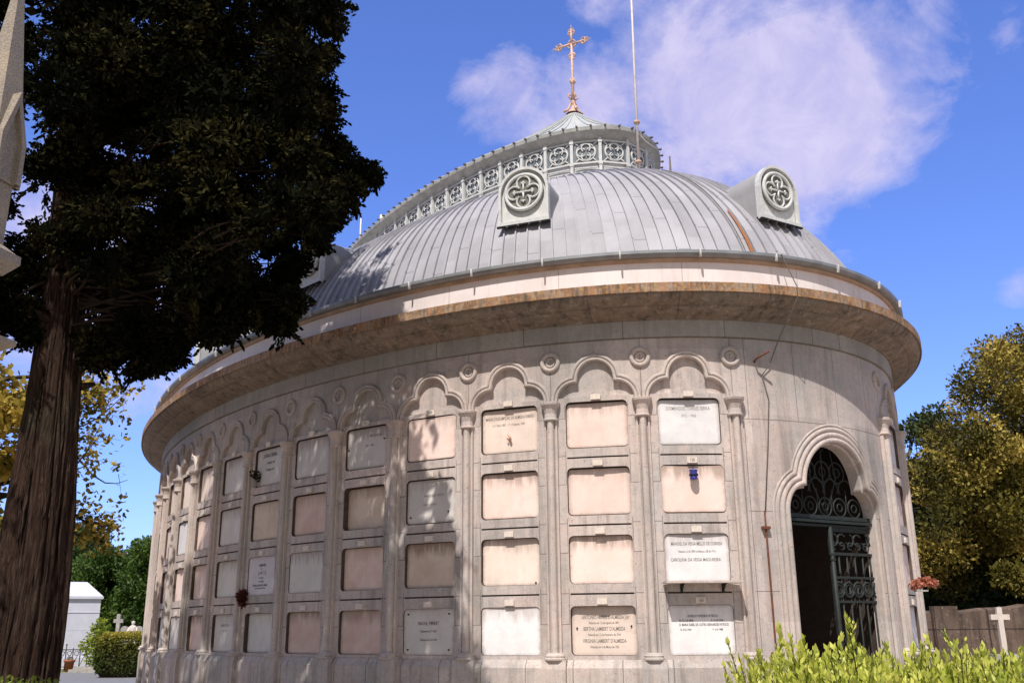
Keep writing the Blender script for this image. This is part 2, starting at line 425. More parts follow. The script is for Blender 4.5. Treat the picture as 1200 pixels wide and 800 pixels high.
tref_in=[p for p in tref_path(.235,.235,H(2.80),H(3.08),.27,TZ) if p[1]>=TZ-1e-6]
nb=10; tref_hole=tref_in+[( tref_in[-1][0]+(tref_in[0][0]-tref_in[-1][0])*i/nb,TZ) for i in range(1,nb)]
op_holes=[rrect(-HW,HW,H(b),H(t),.06) for t,b in zip(ROWT,ROWB)]
slot_holes=[rrect(-.40,.40,H(b)-.128,H(b)-.108,.008,2) for b in ROWB[:3]]
ZT=H(3.58); ZB=H(-.372)
bayV,bayF=region(-BAY/2,BAY/2,ZB,ZT,op_holes+slot_holes+[tref_hole],.1,.35)
wall=MB(); 
def place_region(V,F,s0,off=WALL):
    ids=[wall.vert(W(s0+x,off,z),(s0+x,z)) for x,z in V]
    for f in F: wall.face([ids[i] for i in f])
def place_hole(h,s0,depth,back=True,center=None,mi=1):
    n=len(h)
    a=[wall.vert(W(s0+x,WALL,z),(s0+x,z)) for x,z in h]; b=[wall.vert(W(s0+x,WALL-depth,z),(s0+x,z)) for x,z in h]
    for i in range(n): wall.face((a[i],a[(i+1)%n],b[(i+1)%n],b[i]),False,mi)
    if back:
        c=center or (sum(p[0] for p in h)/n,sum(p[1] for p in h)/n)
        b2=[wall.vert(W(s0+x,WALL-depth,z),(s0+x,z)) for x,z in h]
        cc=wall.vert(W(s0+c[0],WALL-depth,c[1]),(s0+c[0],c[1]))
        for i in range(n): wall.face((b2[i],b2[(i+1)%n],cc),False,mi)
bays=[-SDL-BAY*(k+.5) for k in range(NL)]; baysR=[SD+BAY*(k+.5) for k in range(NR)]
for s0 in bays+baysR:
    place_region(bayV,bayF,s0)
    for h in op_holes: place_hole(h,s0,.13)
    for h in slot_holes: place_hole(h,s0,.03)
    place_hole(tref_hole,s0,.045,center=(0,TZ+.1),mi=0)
# door bay
DC=.132; DH=.89
def lobed(cxl,rx,rz,zlo,rh,zc,off,z_start,n=10,m=26):
    """trefoil line: two low side lobes and a high middle lobe, offset outward by off, cusps trimmed"""
    rx+=off;rz+=off;rh+=off; o=[(-cxl-rx,z_start)]
    a=PI
    while a>PI/2-.6:
        x=-cxl+rx*math.cos(a);z=zlo+rz*math.sin(a)
        if a<PI*.95 and math.hypot(x,z-zc)<rh and z>zlo: break
        a-=.004
    for i in range(n+1):
        b=PI+(a-PI)*i/n; o.append((-cxl+rx*math.cos(b),zlo+rz*math.sin(b)))
    x,z=o[-1]; c=math.atan2(z-zc,x)
    if c<0:c+=2*PI
    for i in range(1,m): b=c+(PI-c-c)*i/m; o.append((rh*math.cos(b),zc+rh*math.sin(b)))
    for x,z in [(-p[0],p[1]) for p in o[1:n+2]][::-1]: o.append((x,z))
    o.append((cxl+rx,z_start)); return o
DZS=H(1.36)
def door_path(off=0.,z0=0.): return lobed(DH-.28,.28,.34,DZS,.60,H(1.69),off,z0)
dp=door_path(0,0.)
dp_hole=[(x+DC,z) for x,z in dp]
# bottom closes the hole at z=0: region starts at -0.02
DV,DF=region(-SDL,SD,-.3,ZT,[dp_hole[:1]+dp_hole[1:]],.1,.3)
DF=[f for f in DF if not (abs(sum(DV[i][0] for i in f)/3-DC)<DH and sum(DV[i][1] for i in f)/3<0)]
ids=[wall.vert(W(x,WALL,z),(x,z)) for x,z in DV]
for f in DF: wall.face([ids[i] for i in f])
rows=[[W(x,o,z) for x,z in dp_hole] for o in(WALL,WALL-.05)]; wall.grid(rows,False,[[(x,z) for x,z in dp_hole]]*2,True)
# plain wall behind the building
sa,sb=SD+BAY*NR, PERIM-SDL-BAY*NL
for i in range(80):
    a=sa+(sb-sa)*i/80;b=sa+(sb-sa)*(i+1)/80
    q=[wall.vert(W(s,WALL,z),(s,z)) for s,z in((a,ZB),(b,ZB),(b,ZT),(a,ZT))]; wall.face(q)
rb(wall,'wall',[M['wall'],simple('recess_shade',(.13,.095,.075),.95,.4,12)],weld=False)  # niche and slot recesses coloured dark to stand in for their deep shadow

def sweep(mb,path,prof,s0=0.,base=WALL,closed=False,smooth=True):
    n=len(path);rows=[];uvs=[]
    for i,(x,z) in enumerate(path):
        if closed: a=path[(i-1)%n];b=path[(i+1)%n]
        else: a=path[max(0,i-1)];b=path[min(n-1,i+1)]
        def nrm(p,q):
            dx,dz=q[0]-p[0],q[1]-p[1];L=math.hypot(dx,dz) or 1; return (-dz/L,dx/L)
        n1=nrm(a,(x,z)) if (i>0 or closed) else nrm((x,z),b); n2=nrm((x,z),b) if (i<n-1 or closed) else n1
        nx,nz=n1[0]+n2[0],n1[1]+n2[1];L=math.hypot(nx,nz) or 1;nx/=L;nz/=L
        k=1/max(.6,nx*n1[0]+nz*n1[1])
        rows.append([W(s0+x+nx*d*k,base+o,z+nz*d*k) for d,o in prof]); uvs.append([(s0+x+nx*d,z+nz*d) for d,o in prof])
    mb.grid(rows,False,uvs,smooth,loop_rows=closed)
# portal reveal + moulding
rev=MB()
for o1,o2,dn1,dn2 in((-.05,-.07,0,-.02),(-.07,-.22,-.02,-.02),(-.22,-.223,-.02,.12)):
    pa=[(x+DC,z) for x,z in door_path(dn1)]; pb=[(x+DC,z) for x,z in door_path(dn2)]
    rev.grid([[W(x,WALL+o1,z) for x,z in pa],[W(x,WALL+o2,z) for x,z in pb]],False,[[(x,z) for x,z in pa]]*2,True)
rb(rev,'portal_reveal',M['trim'])
pm=MB()
def rolls(lst):
    pr=[(lst[0][0]-lst[0][1],-.01)]
    for c,r,h in lst:
        for i in range(7):
            a=PI-PI*i/6; pr.append((c+r*math.cos(a),h+r*math.sin(a)*.9))
    pr.append((lst[-1][0]+lst[-1][1],-.01)); return pr
def nsweep(mb,fn,prof,s0=0.,base=WALL):
    ps=[fn(d) for d,o in prof]; n=len(ps[0])
    mb.grid([[W(s0+ps[j][i][0],base+prof[j][1],ps[j][i][1]) for j in range(len(prof))] for i in range(n)],False,[[(s0+ps[j][i][0],ps[j][i][1]) for j in range(len(prof))] for i in range(n)],True)
nsweep(pm,lambda d:[(x+DC,z) for x,z in door_path(d,0.)],rolls([(.032,.032,.006),(.105,.035,-.004),(.178,.030,-.006),(.232,.018,-.006)]))
rb(pm,'portal_moulding',M['trim'])
# interior passage seen through the doorway
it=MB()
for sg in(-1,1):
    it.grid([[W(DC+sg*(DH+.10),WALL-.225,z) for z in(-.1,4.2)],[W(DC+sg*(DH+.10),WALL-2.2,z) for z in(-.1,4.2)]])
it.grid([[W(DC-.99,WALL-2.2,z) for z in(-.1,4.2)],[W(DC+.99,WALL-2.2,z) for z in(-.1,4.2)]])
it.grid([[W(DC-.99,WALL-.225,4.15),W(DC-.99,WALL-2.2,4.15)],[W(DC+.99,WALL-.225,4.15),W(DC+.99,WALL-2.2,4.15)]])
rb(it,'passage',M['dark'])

# plinth
pl=MB(); tl=t_of(-SDm+.36+.02-.0); 
plprof=[(-.12,ZB),(-.10,ZB+.0),(-.04,ZB-.09),(-.04,-.3)]
t_left=t_of(DC-DH-.23); t_right=t_of(DC+DH+.23)
revolve(plprof,560,mb=pl,t_a=t_right,t_b=t_left+2*PI)
pb=MB()
rb(pl,'plinth',M['plinth'])
# frieze band, cornice, fascia, gutter
bd=revolve([(-.12,ZT),(-.135,ZT+.002),(-.135,ZT+.014),(-.085,ZT+.014),(-.085,H(3.835))]); rb(bd,'frieze_band',M['band'])
cn=revolve([(-.10,H(3.815)),(-.06,H(3.815)),(-.055,H(3.83)),(.02,H(3.85)),(.10,H(3.875)),(.17,H(3.91)),(.175,H(3.932)),(.195,H(3.932)),(.24,H(3.942)),(.30,H(3.972)),(.345,H(4.01)),(.36,H(4.05)),(.375,H(4.05))])
rb(cn,'cornice',M['cornice'])
lp=revolve([(.372,H(4.05)),(.376,H(4.04)),(.389,H(4.046)),(.389,H(4.165)),(.37,H(4.172)),(.03,H(4.185))]); rb(lp,'cornice_lip',M['lip'])
fa=revolve([(.065,H(4.17)),(.065,H(4.56))]); rb(fa,'fascia',M['fascia'])
gb=revolve([(.06,H(4.555)),(.095,H(4.555)),(.105,H(4.60)),(.10,H(4.605))]); rb(gb,'gutter_board',M['lathunder'])
gu=revolve([(.09,H(4.602)),(.13,H(4.602)),(.165,H(4.615)),(.185,H(4.645)),(.185,H(4.685)),(.175,H(4.69)),(.165,H(4.68)),(.13,H(4.63)),(.03,H(4.63))]); rb(gu,'gutter',M['gutter'])
cm=MB(); cm.box((0,-.008,-.02),(.022,.03,.09)); cm.tube([(0,-.018,-.07),(0,-.018,.04)],.010,6)
clip_me=None
for k in range(-26,8):
    s=.95+k*1.0+.22; t=t_of(s)
    p=W(s,.19,H(4.645))-ORG
    if clip_me is None:
        o=cm.build('gutter_clip',M['clip'],ROT); clip_me=o.data; o.location=p;o.rotation_euler=(0,0,rot_out(t))
    else: inst('gutter_clip',clip_me,ROT,p,rot_out(t))

# columns
def eloft(mb,secs,smooth=False):
    rows=[]
    for z,w,d in secs:
        rows.append([(x*w,-y*d,z) for x,y in((-1,-.3),(-1,.45),(-.82,.8),(-.45,1),(.45,1),(.82,.8),(1,.45),(1,-.3))])
    mb.grid(rows,False,smooth=smooth)
    b=len(mb.v)-8; mb.face([b+i for i in range(8)]); b0=len(mb.v)-8*len(secs); mb.face([b0+i for i in range(8)][::-1])
def shaft(mb,z0,z1,k=1.):
    sec=[(-.085,-.02),(-.085,.04),(-.064,.045),(-.060,.022),(-.050,.03)]
    for i in range(9):
        a=PI-PI*i/8; sec.append((.043*k*math.cos(a),.05+.043*math.sin(a)))
    sec+=[(.050,.03),(.060,.022),(.064,.045),(.085,.04),(.085,-.02)]
    mb.grid([[(x,-y,z) for x,y in sec] for z in(z0,z1)],smooth=False)
c=MB(); shaft(c,ZB+.07,H(2.56)); 
co=c.build('column',M['trim'],ROT)
c=MB(); eloft(c,[(H(2.545),.085,.10),(H(2.555),.098,.112),(H(2.568),.098,.112),(H(2.578),.082,.098),(H(2.64),.078,.095),(H(2.70),.092,.11),(H(2.735),.112,.132),(H(2.75),.122,.142),(H(2.778),.126,.147),(H(2.785),.115,.135)])
cap=c.build('capital',M['trim'],co)
c=MB(); eloft(c,[(ZB-.0,.125,.155),(ZB+.02,.125,.155),(ZB+.03,.108,.14),(ZB+.045,.115,.145),(ZB+.06,.105,.132),(ZB+.08,.088,.115)])
bas=c.build('base',M['trim'],co)
c=MB(); w=.15; 
c.grid([[(-w,.02,z) ,(-w,-d,z),(w,-d,z),(w,.02,z)] for z,d in((-.3,.135),(ZB-.10,.135),(ZB-.02,.115),(ZB,.115))]); b=len(c.v)-4; c.face((b,b+1,b+2,b+3))
ped=c.build('pedestal',M['plinth'],co)
for i,s in enumerate(cols):
    t=t_of(s); p=W(s,WALL,0)-ORG
    if i==0: o=co
    else:
        o=inst('column',co.data,ROT,p)
        for ch in(cap,bas,ped): inst(ch.name.split('.')[0],ch.data,o,(0,0,0))
    o.location=p; o.rotation_euler=(0,0,rot_out(t))
    if s==cols[NL-3]:
        pass
# arch mouldings + roundels
am=rolls([(-.012,.022,.016),(.032,.024,.022)])
for s0 in bays+baysR:
    q=MB(); nsweep(q,lambda d:lobed(.27,.27,.27,H(2.80),.27,H(3.08),d,H(2.77),8,16),am,s0); rb(q,'arch_moulding',M['trim'])
rm=MB(); rm.torus((0,-.004,0),.108,.032,'Y',32,8,fl=1.1); rm.torus((0,0,0),.055,.014,'Y',24,6); 
rm.lathe([(0,0)],n=3)
ro=None
for s in cols:
    p=W(s,WALL+.0,H(3.335))-ORG
    if ro is None:
        ro=rm.build('roundel',M['trim'],ROT); o=ro; o.location=p;o.rotation_euler=(0,0,rot_out(t_of(s)))
    else: inst('roundel',ro.data,ROT,p,rot_out(t_of(s)))

# inscriptions
_txt={}
def text_obj(lines,mat,parent,y=-.008):
    """lines: (text, x, z, height, squeeze)"""
    vs=[];fs=[]
    for tx,x,z,h,sq in lines:
        cu=bpy.data.curves.new('lettering','FONT'); cu.body=tx; cu.size=h*1.4; cu.align_x='CENTER'; cu.resolution_u=2; cu.offset=h*.012
        ob=bpy.data.objects.new('lettering',cu); COL.objects.link(ob)
        dg=bpy.context.evaluated_depsgraph_get(); me=bpy.data.meshes.new_from_object(ob.evaluated_get(dg))
        b=len(vs)
        vs+=[(x+v.co.x*sq,y,z+v.co.y) for v in me.vertices]; fs+=[tuple(b+i for i in p.vertices) for p in me.polygons]
        COL.objects.unlink(ob); bpy.data.objects.remove(ob); bpy.data.curves.remove(cu); bpy.data.meshes.remove(me)
    me=bpy.data.meshes.new('inscription'); me.from_pydata(vs,[],fs); me.materials.append(mat)
    o=bpy.data.objects.new('inscription',me); COL.objects.link(o); o.parent=parent; return o
PH_=.60
def plaque_mesh(w=HW-.011,h=.577,r=.05,th=.03):
    m=MB(); o=rrect(-w,w,-h/2,h/2,r)
    def uv(p): return (p[0],(h/2-p[1]))
    a=[m.vert((x,-.003 if 0 else 0,z),uv((x,z))) for x,z in o]
    i0=[(x*.985,z*.98) for x,z in o]; b=[m.vert((x,-.006,z),uv((x,z))) for x,z in i0]; n=len(o)
    d=[m.vert((x,th,z),uv((x,z))) for x,z in o]
    for i in range(n):
        j=(i+1)%n; m.face((a[i],a[j],b[j],b[i])); m.face((a[i],a[j],d[j],d[i]))
    c=m.vert((0,-.006,0),uv((0,0)))
    b2=[m.vert((x,-.006,z),uv((x,z))) for x,z in i0]
    for i in range(n): m.face((b2[i],b2[(i+1)%n],c))
    return m
pmesh={}
# photo bay 12 is bays[0] ... ; material, depth
PT={0:[('white',.05),('pinkcream',.012),('white',.03),('white',.025)],
1:[('pinkcream',.05),('pinkcream',.06),('pinkcream',.05),('cream',.075)],
2:[('cream',.05),('pinkcream',.05),('cream',.06),('white',.02)],
3:[('pinkcream',.012),('grey',.03),('beige',.05),('grey',.012)],
4:[('grey',.035),('beige',.09),('pink',.06),('pink',.045)],
5:[('grey',.03),('pink',.05),('grey',.012),('pink',.05)],
6:[('grey',.04),('beige',.04),('lilac',.012),('grey',.07)],
7:[('grey',.04),('grey',.03),('grey',.04),('grey',.05)],
8:[('cream',.05),('pinkcream',.05),('pinkcream',.06),('pink',.06)],
9:[('cream',.05),('white',.03),('pinkcream',.05),('grey',.02)],
10:[('cream',.05),('pinkcream',.04),('pinkcream',.05),('white',.05)],
11:[('cream',.05),('white',.04),('cream',.05),('pinkcream',.05)]}
HT=[H((a+b)/2) for a,b in zip(ROWT,ROWB)]
TXT={(0,0):([('DOMINGOS TORRES SERRA',0,.155,.045,.72),('1912 - 1963',0,.065,.036,.8)],'inkpale'),
(0,2):([('MANOEL DA VEIGA MELLO DE CORREIA',0,.150,.040,.62),('Nasceu a 2 de 1854 e falleceu a 28 de 1916',0,.065,.028,.66),('CAROLINA DA VEIGA MADUREIRA',-.02,-.04,.040,.70)],'inkgrey'),
(0,3):([('AURELIO FERREIRA PATRICIO',.02,.145,.030,.66),('N. 21-10-1896',-.18,.095,.026,.8),('F. 3-10-1954',.19,.095,.026,.8),('D. MARIA ISABEL DE CASTRO BERNARDES PATRICIO',.03,.045,.030,.60),('N. 8-5-1904',-.19,-.008,.024,.8),('F. 2-4-1988',.19,-.008,.024,.8)],'ink'),
(1,3):([('ANTONIO NUNES D\'ALMEIDA J.or',.02,.135,.045,.60),('Fallecido em 12 de Agosto de 1891',.0,.078,.028,.66),('BERTHA LAMBERT D\'ALMEIDA',0,.0,.045,.60),('Fallecida em 12 de Fevereiro de 1914',0,-.06,.028,.66),('VIRGINIA LAMBERT D\'ALMEIDA',0,-.14,.045,.60),('Fallecida em 4 de Março de 1923',0,-.20,.028,.66)],'inkgrey'),
(2,0):([('MARIA D\'ASSUMPÇÃO DE ALMEIDA RIBEIRO',0,.155,.042,.60),('N. 7 Abril 1833  -  F. 13 Agosto, 1900',-.02,.07,.032,.66)],'inkgrey'),
(3,1):([('MANOEL A. PINTO',.05,.06,.036,.75),('NASCEU A 4-5-1860',-.02,-.05,.022,.8)],'inkpale'),
(3,3):([('RAOUL  PERRET',0,.085,.044,.74),('Nasceu em 17-3-87',-.0,-.005,.028,.8),('Faleceu em 23-1-934',0,-.11,.028,.8)],'ink'),
(4,0):([('PINTO LEITAO',.17,.15,.036,.72),('1851 - 1902',.05,.02,.03,.8)],'inkgrey'),
(6,0):([('JOSEFINA TEIXEIRA',0,.16,.058,.60),('5 DE MAIO  1908',.02,.05,.036,.65),('9 DE MAIO  1957',.02,-.06,.036,.65)],'ink'),
(6,2):([('A MEMORIA',.02,.14,.04,.7),('DE',.0,.09,.03,.8),('J. O R T I Z',.02,.02,.048,.75),('3-6-1925',.0,-.045,.03,.9),('12-9-1990',0,-.10,.03,.9),('ETERNAS SAUDADES DA FAMILIA',-.02,-.155,.03,.7),('ESPOSA FILHOS E NETOS',-.01,-.195,.024,.8)],'ink'),
(7,3):([('FAMILIA COSTA',0,.1,.04,.75),('1901 - 1934',0,.02,.03,.8)],'inkpale'),
}
plq={}
for bi,s0 in enumerate(bays+baysR):
    left=bi<NL; kk=bi if left else 100+bi-NL
    for r in range(4):
        mt,dp_=PT.get(kk,[(random.choice(['cream','grey','pinkcream','white']),.05) for _ in range(4)])[r]
        if mt not in pmesh:
            tmp=plaque_mesh().build('plaque',PM[mt],ROT); pmesh[mt]=tmp.data; o=tmp
        else: o=inst('plaque',pmesh[mt],ROT,(0,0,0))
        t=t_of(s0); sag=HW*HW/2*(EA*EB/((EA*math.sin(t))**2+(EB*math.cos(t))**2)**1.5)
        p=W(s0,WALL-dp_-min(.02,sag)*.6,HT[r])-ORG
        o.location=p; o.rotation_euler=(0,0,rot_out(t)); plq[(kk,r)]=o
        if (kk,r) in TXT:
            L,mm=TXT[(kk,r)]
            for ln in L: text_obj([ln],M[mm],o,-.0078)
            o['label']='slab lettered with '+('pale worn' if mm=='inkpale' else 'dark')+' inscription'
# studs (corner screws) on some plaques
for key,offs in {(3,3):[(-.32,.22),(.32,.22),(-.32,-.22),(.32,-.22)],(1,3):[(.33,.05),(-.33,.03)],(4,0):[(-.36,.0),(.34,.1)],(2,2):[(.33,-.26)],(3,1):[(.28,-.15),(-.33,-.2)]}.items():
    for x,z in offs:
        m=MB(); m.lathe([(0,-.02),(.010,-.018),(.012,0)],n=8); 
        for i,v in enumerate(m.v): m.v[i]=(x+v[0],v[2]-.004,z+v[1])
        m.build('screw',M['blackiron'],plq[key])
# little niche hooks below the tag
hk=MB(); hk.box((0,-.02,0),(.02,.04,.05)); hkme=None
# number tags
tg=MB(); tg.box((0,-.012,0),(.125,.028,.07)); tgme=None; n0=171
for bi,s0 in enumerate(bays[:14]+baysR[:3]):
    for r in range(4):
        if (bi,r)==(2,3): 
            pass
        z=H(ROWT[r])+.052; p=W(s0,WALL,z)-ORG
        if tgme is None: o=tg.build('number_tag',M['tag'],ROT); tgme=o.data; o.location=p;o.rotation_euler=(0,0,rot_out(t_of(s0)))
        else: o=inst('number_tag',tgme,ROT,p,rot_out(t_of(s0)))
        if bi in(0,3,4) and bi<5 and (bi,r) in((0,3),(0,1),(3,0),(4,0)):
            num={(0,3):'160',(0,1):'158',(3,0):'149',(4,0):'141'}[(bi,r)]
            text_obj([(num,0,-.018,.042,.7)],M['inkgrey'],o,-.0275)

# shelf below the third plaque of the bay beside the door
sh=MB(); s0=bays[0]; t=t_of(s0)
sh.box((0.02,-.13,0),(.92,.26,.022)); 
so=sh.build('shelf',M['trim'],ROT); so.location=W(s0,WALL,H(.51)-.005)-ORG; so.rotation_euler=(0,0,rot_out(t))
for x in(-.22,.28):
    q=MB(); q.tube([(x,0,-.09),(x,-.06,-.075),(x,-.16,-.014)],.009,6); q.tube([(x,0,-.015),(x,-.2,-.015)],.009,6); q.box((x,-.006,-.05),(.03,.012,.11)); q.build('bracket',M['blackiron'],so)

# ------------------------------------------------------------------ dome
GA,GB=EA-.207,EB-.207; GZ=H(4.62)
prof=[]; Rr=4.36; T0d=76.25
for th in list(np.linspace(T0d,28,16))+[25.5,23,20.5,18,16]:
    d_=Rr*1.377*(math.sin(R(T0d))-math.sin(R(th))); z_=Rr*(math.cos(R(th))-math.cos(R(T0d))); prof.append((d_,z_))
def domept(t,d,z,lift=0,n=None):
    A,B=GA-d*(1.023-.019*d),GB-d
    return Wt(t,lift,GZ+z,A,B)
NS=292; SUB=3
tseam=[t_of(PERIM*i/NS) if PERIM*i/NS<PERIM*.999 else T0+2*PI for i in range(NS+1)]
dome=MB(); ts=[]
for i in range(NS):
    for j in range(2): ts.append((tseam[i]+(tseam[i+1]-tseam[i])*j/2,i+j/2))
ts.append((tseam[NS],NS))
plen=[0]
for a,b in zip(prof[:-1],prof[1:]): plen.append(plen[-1]+math.hypot(b[0]-a[0],b[1]-a[1]))
dome.grid([[domept(t,d,z) for t,_ in ts] for d,z in prof],False,[[(u,L) for _,u in ts] for L in plen],True)
# standing seams
for i in range(NS):
    t=tseam[i]; n=normal(t); tg_=Vector((-n.y,n.x,0))
    rows=[];uvs=[]
    for (d,z),L in zip(prof,plen):
        c=domept(t,d,z); up=Vector((0,0,1))
        # local surface normal
        k=min(len(prof)-2,max(0,prof.index((d,z)))); dd=prof[k+1][0]-prof[k][0]; dz=prof[k+1][1]-prof[k][1]; q=math.hypot(dd,dz)
        sn=(n*dz/q+up*dd/q)
        w=.010;h=.034
        rows.append([c-tg_*w-sn*.01,c-tg_*w+sn*h,c+tg_*w+sn*h,c+tg_*w-sn*.01]); uvs.append([(i+.5,L)]*4)
    dome.grid(rows,False,uvs,False)
rb(dome,'dome_roof',M['zinc'])

# dormers
def arch_outline(w,zs,r,n=16,z0=0):
    o=[(-w,z0),(-w,zs)]
    for i in range(1,n): a=PI-PI*i/n; o.append((r*math.cos(a),zs+r*math.sin(a)))
    o+=[(w,zs),(w,z0)]; return o
def dormer_meshes():
    w=.385;zs=.47
    body=MB(); o=arch_outline(w-.015,zs,w-.015); 
    body.grid([[(x,y,z-.0) for x,z in o] for y in(.05,1.7)],smooth=True,uvs=[[(0.5,0)]*len(o),[(0.5,1)]*len(o)])
    face=MB()
    oo=arch_outline(w,zs,w); n=len(oo)
    # frame rim
    def rim(k,y0,y1):
        a=[((x)*k,zs+(z-zs)*k if z>=zs else z) for x,z in oo]; return a
    r0=[(x,0.06,z) for x,z in oo]; r1=[(x,-.03,z) for x,z in oo]; ii=[(x*.90,z if z<=zs else zs+(z-zs)*.90) for x,z in oo]
    r2=[(x,-.03,z) for x,z in ii]; r3=[(x,.02,z) for x,z in ii]
    face.grid([r0,r1,r2,r3])
    face.box((0,-.005,-.015),(2*w+.02,.08,.05))
    # plate behind
    c=face.vert((0,.03,zs)); ids=[face.vert((x,.03,z)) for x,z in oo]; 
    for i in range(n-1): face.face((ids[i],ids[i+1],c))
    face.face((ids[-1],ids[0],c))
    ros=MB(); C=(0,-.01,zs-.01)
    ros.torus(C,.275,.028,'Y',40,8); ros.torus((0,-.005,zs-.01),.265,.014,'Y',36,6)
    for k in range(4):
        a=PI/2*k; cx=.145*math.cos(a);cz=.145*math.sin(a)
        ros.torus((cx,-.012,zs-.01+cz),.102,.016,'Y',22,6,arc=2*PI*.80,a0=a-PI*.80)
        # pointed leaf between lobes
        b=a+PI/4; e=Vector((.22*math.cos(b),-.01,.22*math.sin(b)+zs-.01)); m_=Vector((.09*math.cos(b),-.01,.09*math.sin(b)+zs-.01))
        for sg in(-1,1):
            f=Vector((.20*math.cos(b+sg*.33),-.01,.20*math.sin(b+sg*.33)+zs-.01)); ros.tube([m_,(m_+e)/2+(f-e)*.18,f],.009,5)
        # trefoil cross arm
        ros.tube([(0,-.016,zs-.01),(.13*math.cos(a),-.016,zs-.01+.13*math.sin(a))],[.018,.012],6)
        for q in(-1,0,1):
            g=a+q*1.2; ros.tube([(.13*math.cos(a),-.016,zs-.01+.13*math.sin(a)),(.13*math.cos(a)+.035*math.cos(g),-.016,zs-.01+.13*math.sin(a)+.035*math.sin(g))],[.010,.016],6)
    pan=MB(); n=30; c=pan.vert((0,.0,zs-.01)); q=[pan.vert((.31*math.cos(2*PI*i/n),.0,zs-.01+.31*math.sin(2*PI*i/n))) for i in range(n)]
    for i in range(n): pan.face((q[i],q[(i+1)%n],c))
    sl=MB()
    for i in range(5): sl.box((-.34+.17*i,-.03,-.055),(.13,.04,.022))
    pass
    return body,face,ros,pan,sl
dm=dormer_meshes(); dorm=None
for tdeg in (181.3,147.4,118.2,99,79,230,258,286):
    t=R(tdeg); dd_=.40; p=domept(t,dd_,0)-ORG; p.z=H(5.62)
    if dorm is None:
        b=dm[0].build('dormer',M['zinc2'],ROT); chs=[dm[1].build('frame',M['tracery'],b),dm[2].build('rosette',M['tracery'],b),dm[3].build('backing',M['ros_back'],b),dm[4].build('vent_slots',M['slot'],b)]
        chs[3].data.materials.clear(); chs[3].data.materials.append(M['slot']); dorm=(b,chs); o=b
    else:
        o=inst('dormer',dorm[0].data,ROT,p)
        for ch in dorm[1]: inst(ch.name.split('.')[0],ch.data,o,ch.location.copy())
    o.location=p;o.rotation_euler=(0,0,rot_out(t)); 

# ------------------------------------------------------------------ lantern
LA,LB=7.25,2.55
lz0,lz1=H(7.2),H(8.62)
def lrev(prof,n=260,smooth=True):
    return revolve(prof,n,LA,LB,smooth=smooth)
rb(lrev([(.0,lz0),(.0,lz1)]),'lantern_wall',M['ltn'])
rb(lrev([(.01,H(8.53)),(.035,H(8.55)),(.02,H(8.57)),(.03,H(8.60)),(.07,H(8.635)),(.13,H(8.655)),(.17,H(8.66))]),'lantern_cove',M['eave'])
ev=MB()
EVA,EVB=7.44,2.73
for a,b in zip(*[[(0-.03,H(8.66)),(0,H(8.66)),(.012,H(8.72))],[(0,H(8.66)),(.012,H(8.72)),(-.05,H(8.74))]]):
    n=240; ev.grid([[Wt(T0+2*PI*i/n,a[0],a[1],EVA,EVB) for i in range(n+1)],[Wt(T0+2*PI*i/n,b[0],b[1],EVA,EVB) for i in range(n+1)]],smooth=True)
# studs
NST=132; tt=np.linspace(0,2*PI,8001); L=np.concatenate([[0],np.cumsum(np.hypot(np.diff(EVA*np.cos(tt)),np.diff(EVB*np.sin(tt))))]); st_t=[float(np.interp(L[-1]*i/NST,L,tt)) for i in range(NST)]
rb(ev,'lantern_eave',M['eave'])
sdm=MB(); sdm.tube([(0,.06,0),(0,-.03,0),(0,-.035,0),(0,-.07,0)],[.014,.014,.025,.02],6); sdo=None; rest=MB()
for t in sorted(st_t,key=lambda t:Wt(t,0,0,EVA,EVB).length):
    p=Wt(t,0,H(8.715),EVA,EVB); rz=rot_out(t,EVA,EVB); NSD=globals().get('NSD',0)+1
    if NSD<=96:
        if sdo is None: sdo=sdm.build('eave_stud',M['cable'],ROT); o=sdo
        else: o=inst('eave_stud',sdo.data,ROT,(0,0,0))
        o.location=p-ORG;o.rotation_euler=(0,0,rz)
    else:
        n=normal(t,EVA,EVB); rest.tube([p-n*.06,p+n*.03,p+n*.035,p+n*.075],[.018,.018,.032,.026],6)
tag(rb(rest,'eave_stud',M['slot']),kind='stuff')
# tent roof
RM=5.48; RZ=H(10.08)
lr=MB(); rows=[]
N=264; tl_=[st_t[(i//2)%NST] if i%2==0 else None for i in range(N+1)]
def eave_t(i):
    a=st_t[(i//2)%NST]+(2*PI if i//2>=NST else 0)
    if i%2==0: return a
    b=st_t[((i//2)+1)%NST]+(2*PI if (i//2)+1>=NST else 0); return (a+b)/2
def lroof(t,f):
    e=Wt(t,0,H(8.73),EVA,EVB); x=EVA*math.cos(t); xr=max(-RM,min(RM,x*1.03)); r=loc2w(xr,0); r.z=RZ
    p=e.lerp(r,f); p.z=e.z+(RZ-e.z)*(f*.80+.20*f*f); return p
for f in np.linspace(0,1,7): rows.append([lroof(eave_t(i),f) for i in range(N+1)])
lr.grid(rows,smooth=True)
for i in range(0,N,2):
    t=eave_t(i); lr.tube([lroof(t,f)+Vector((0,0,.01)) for f in (0,.25,.5,.75,1)],.016,4,smooth=False)
rb(lr,'lantern_roof',M['roofl'])
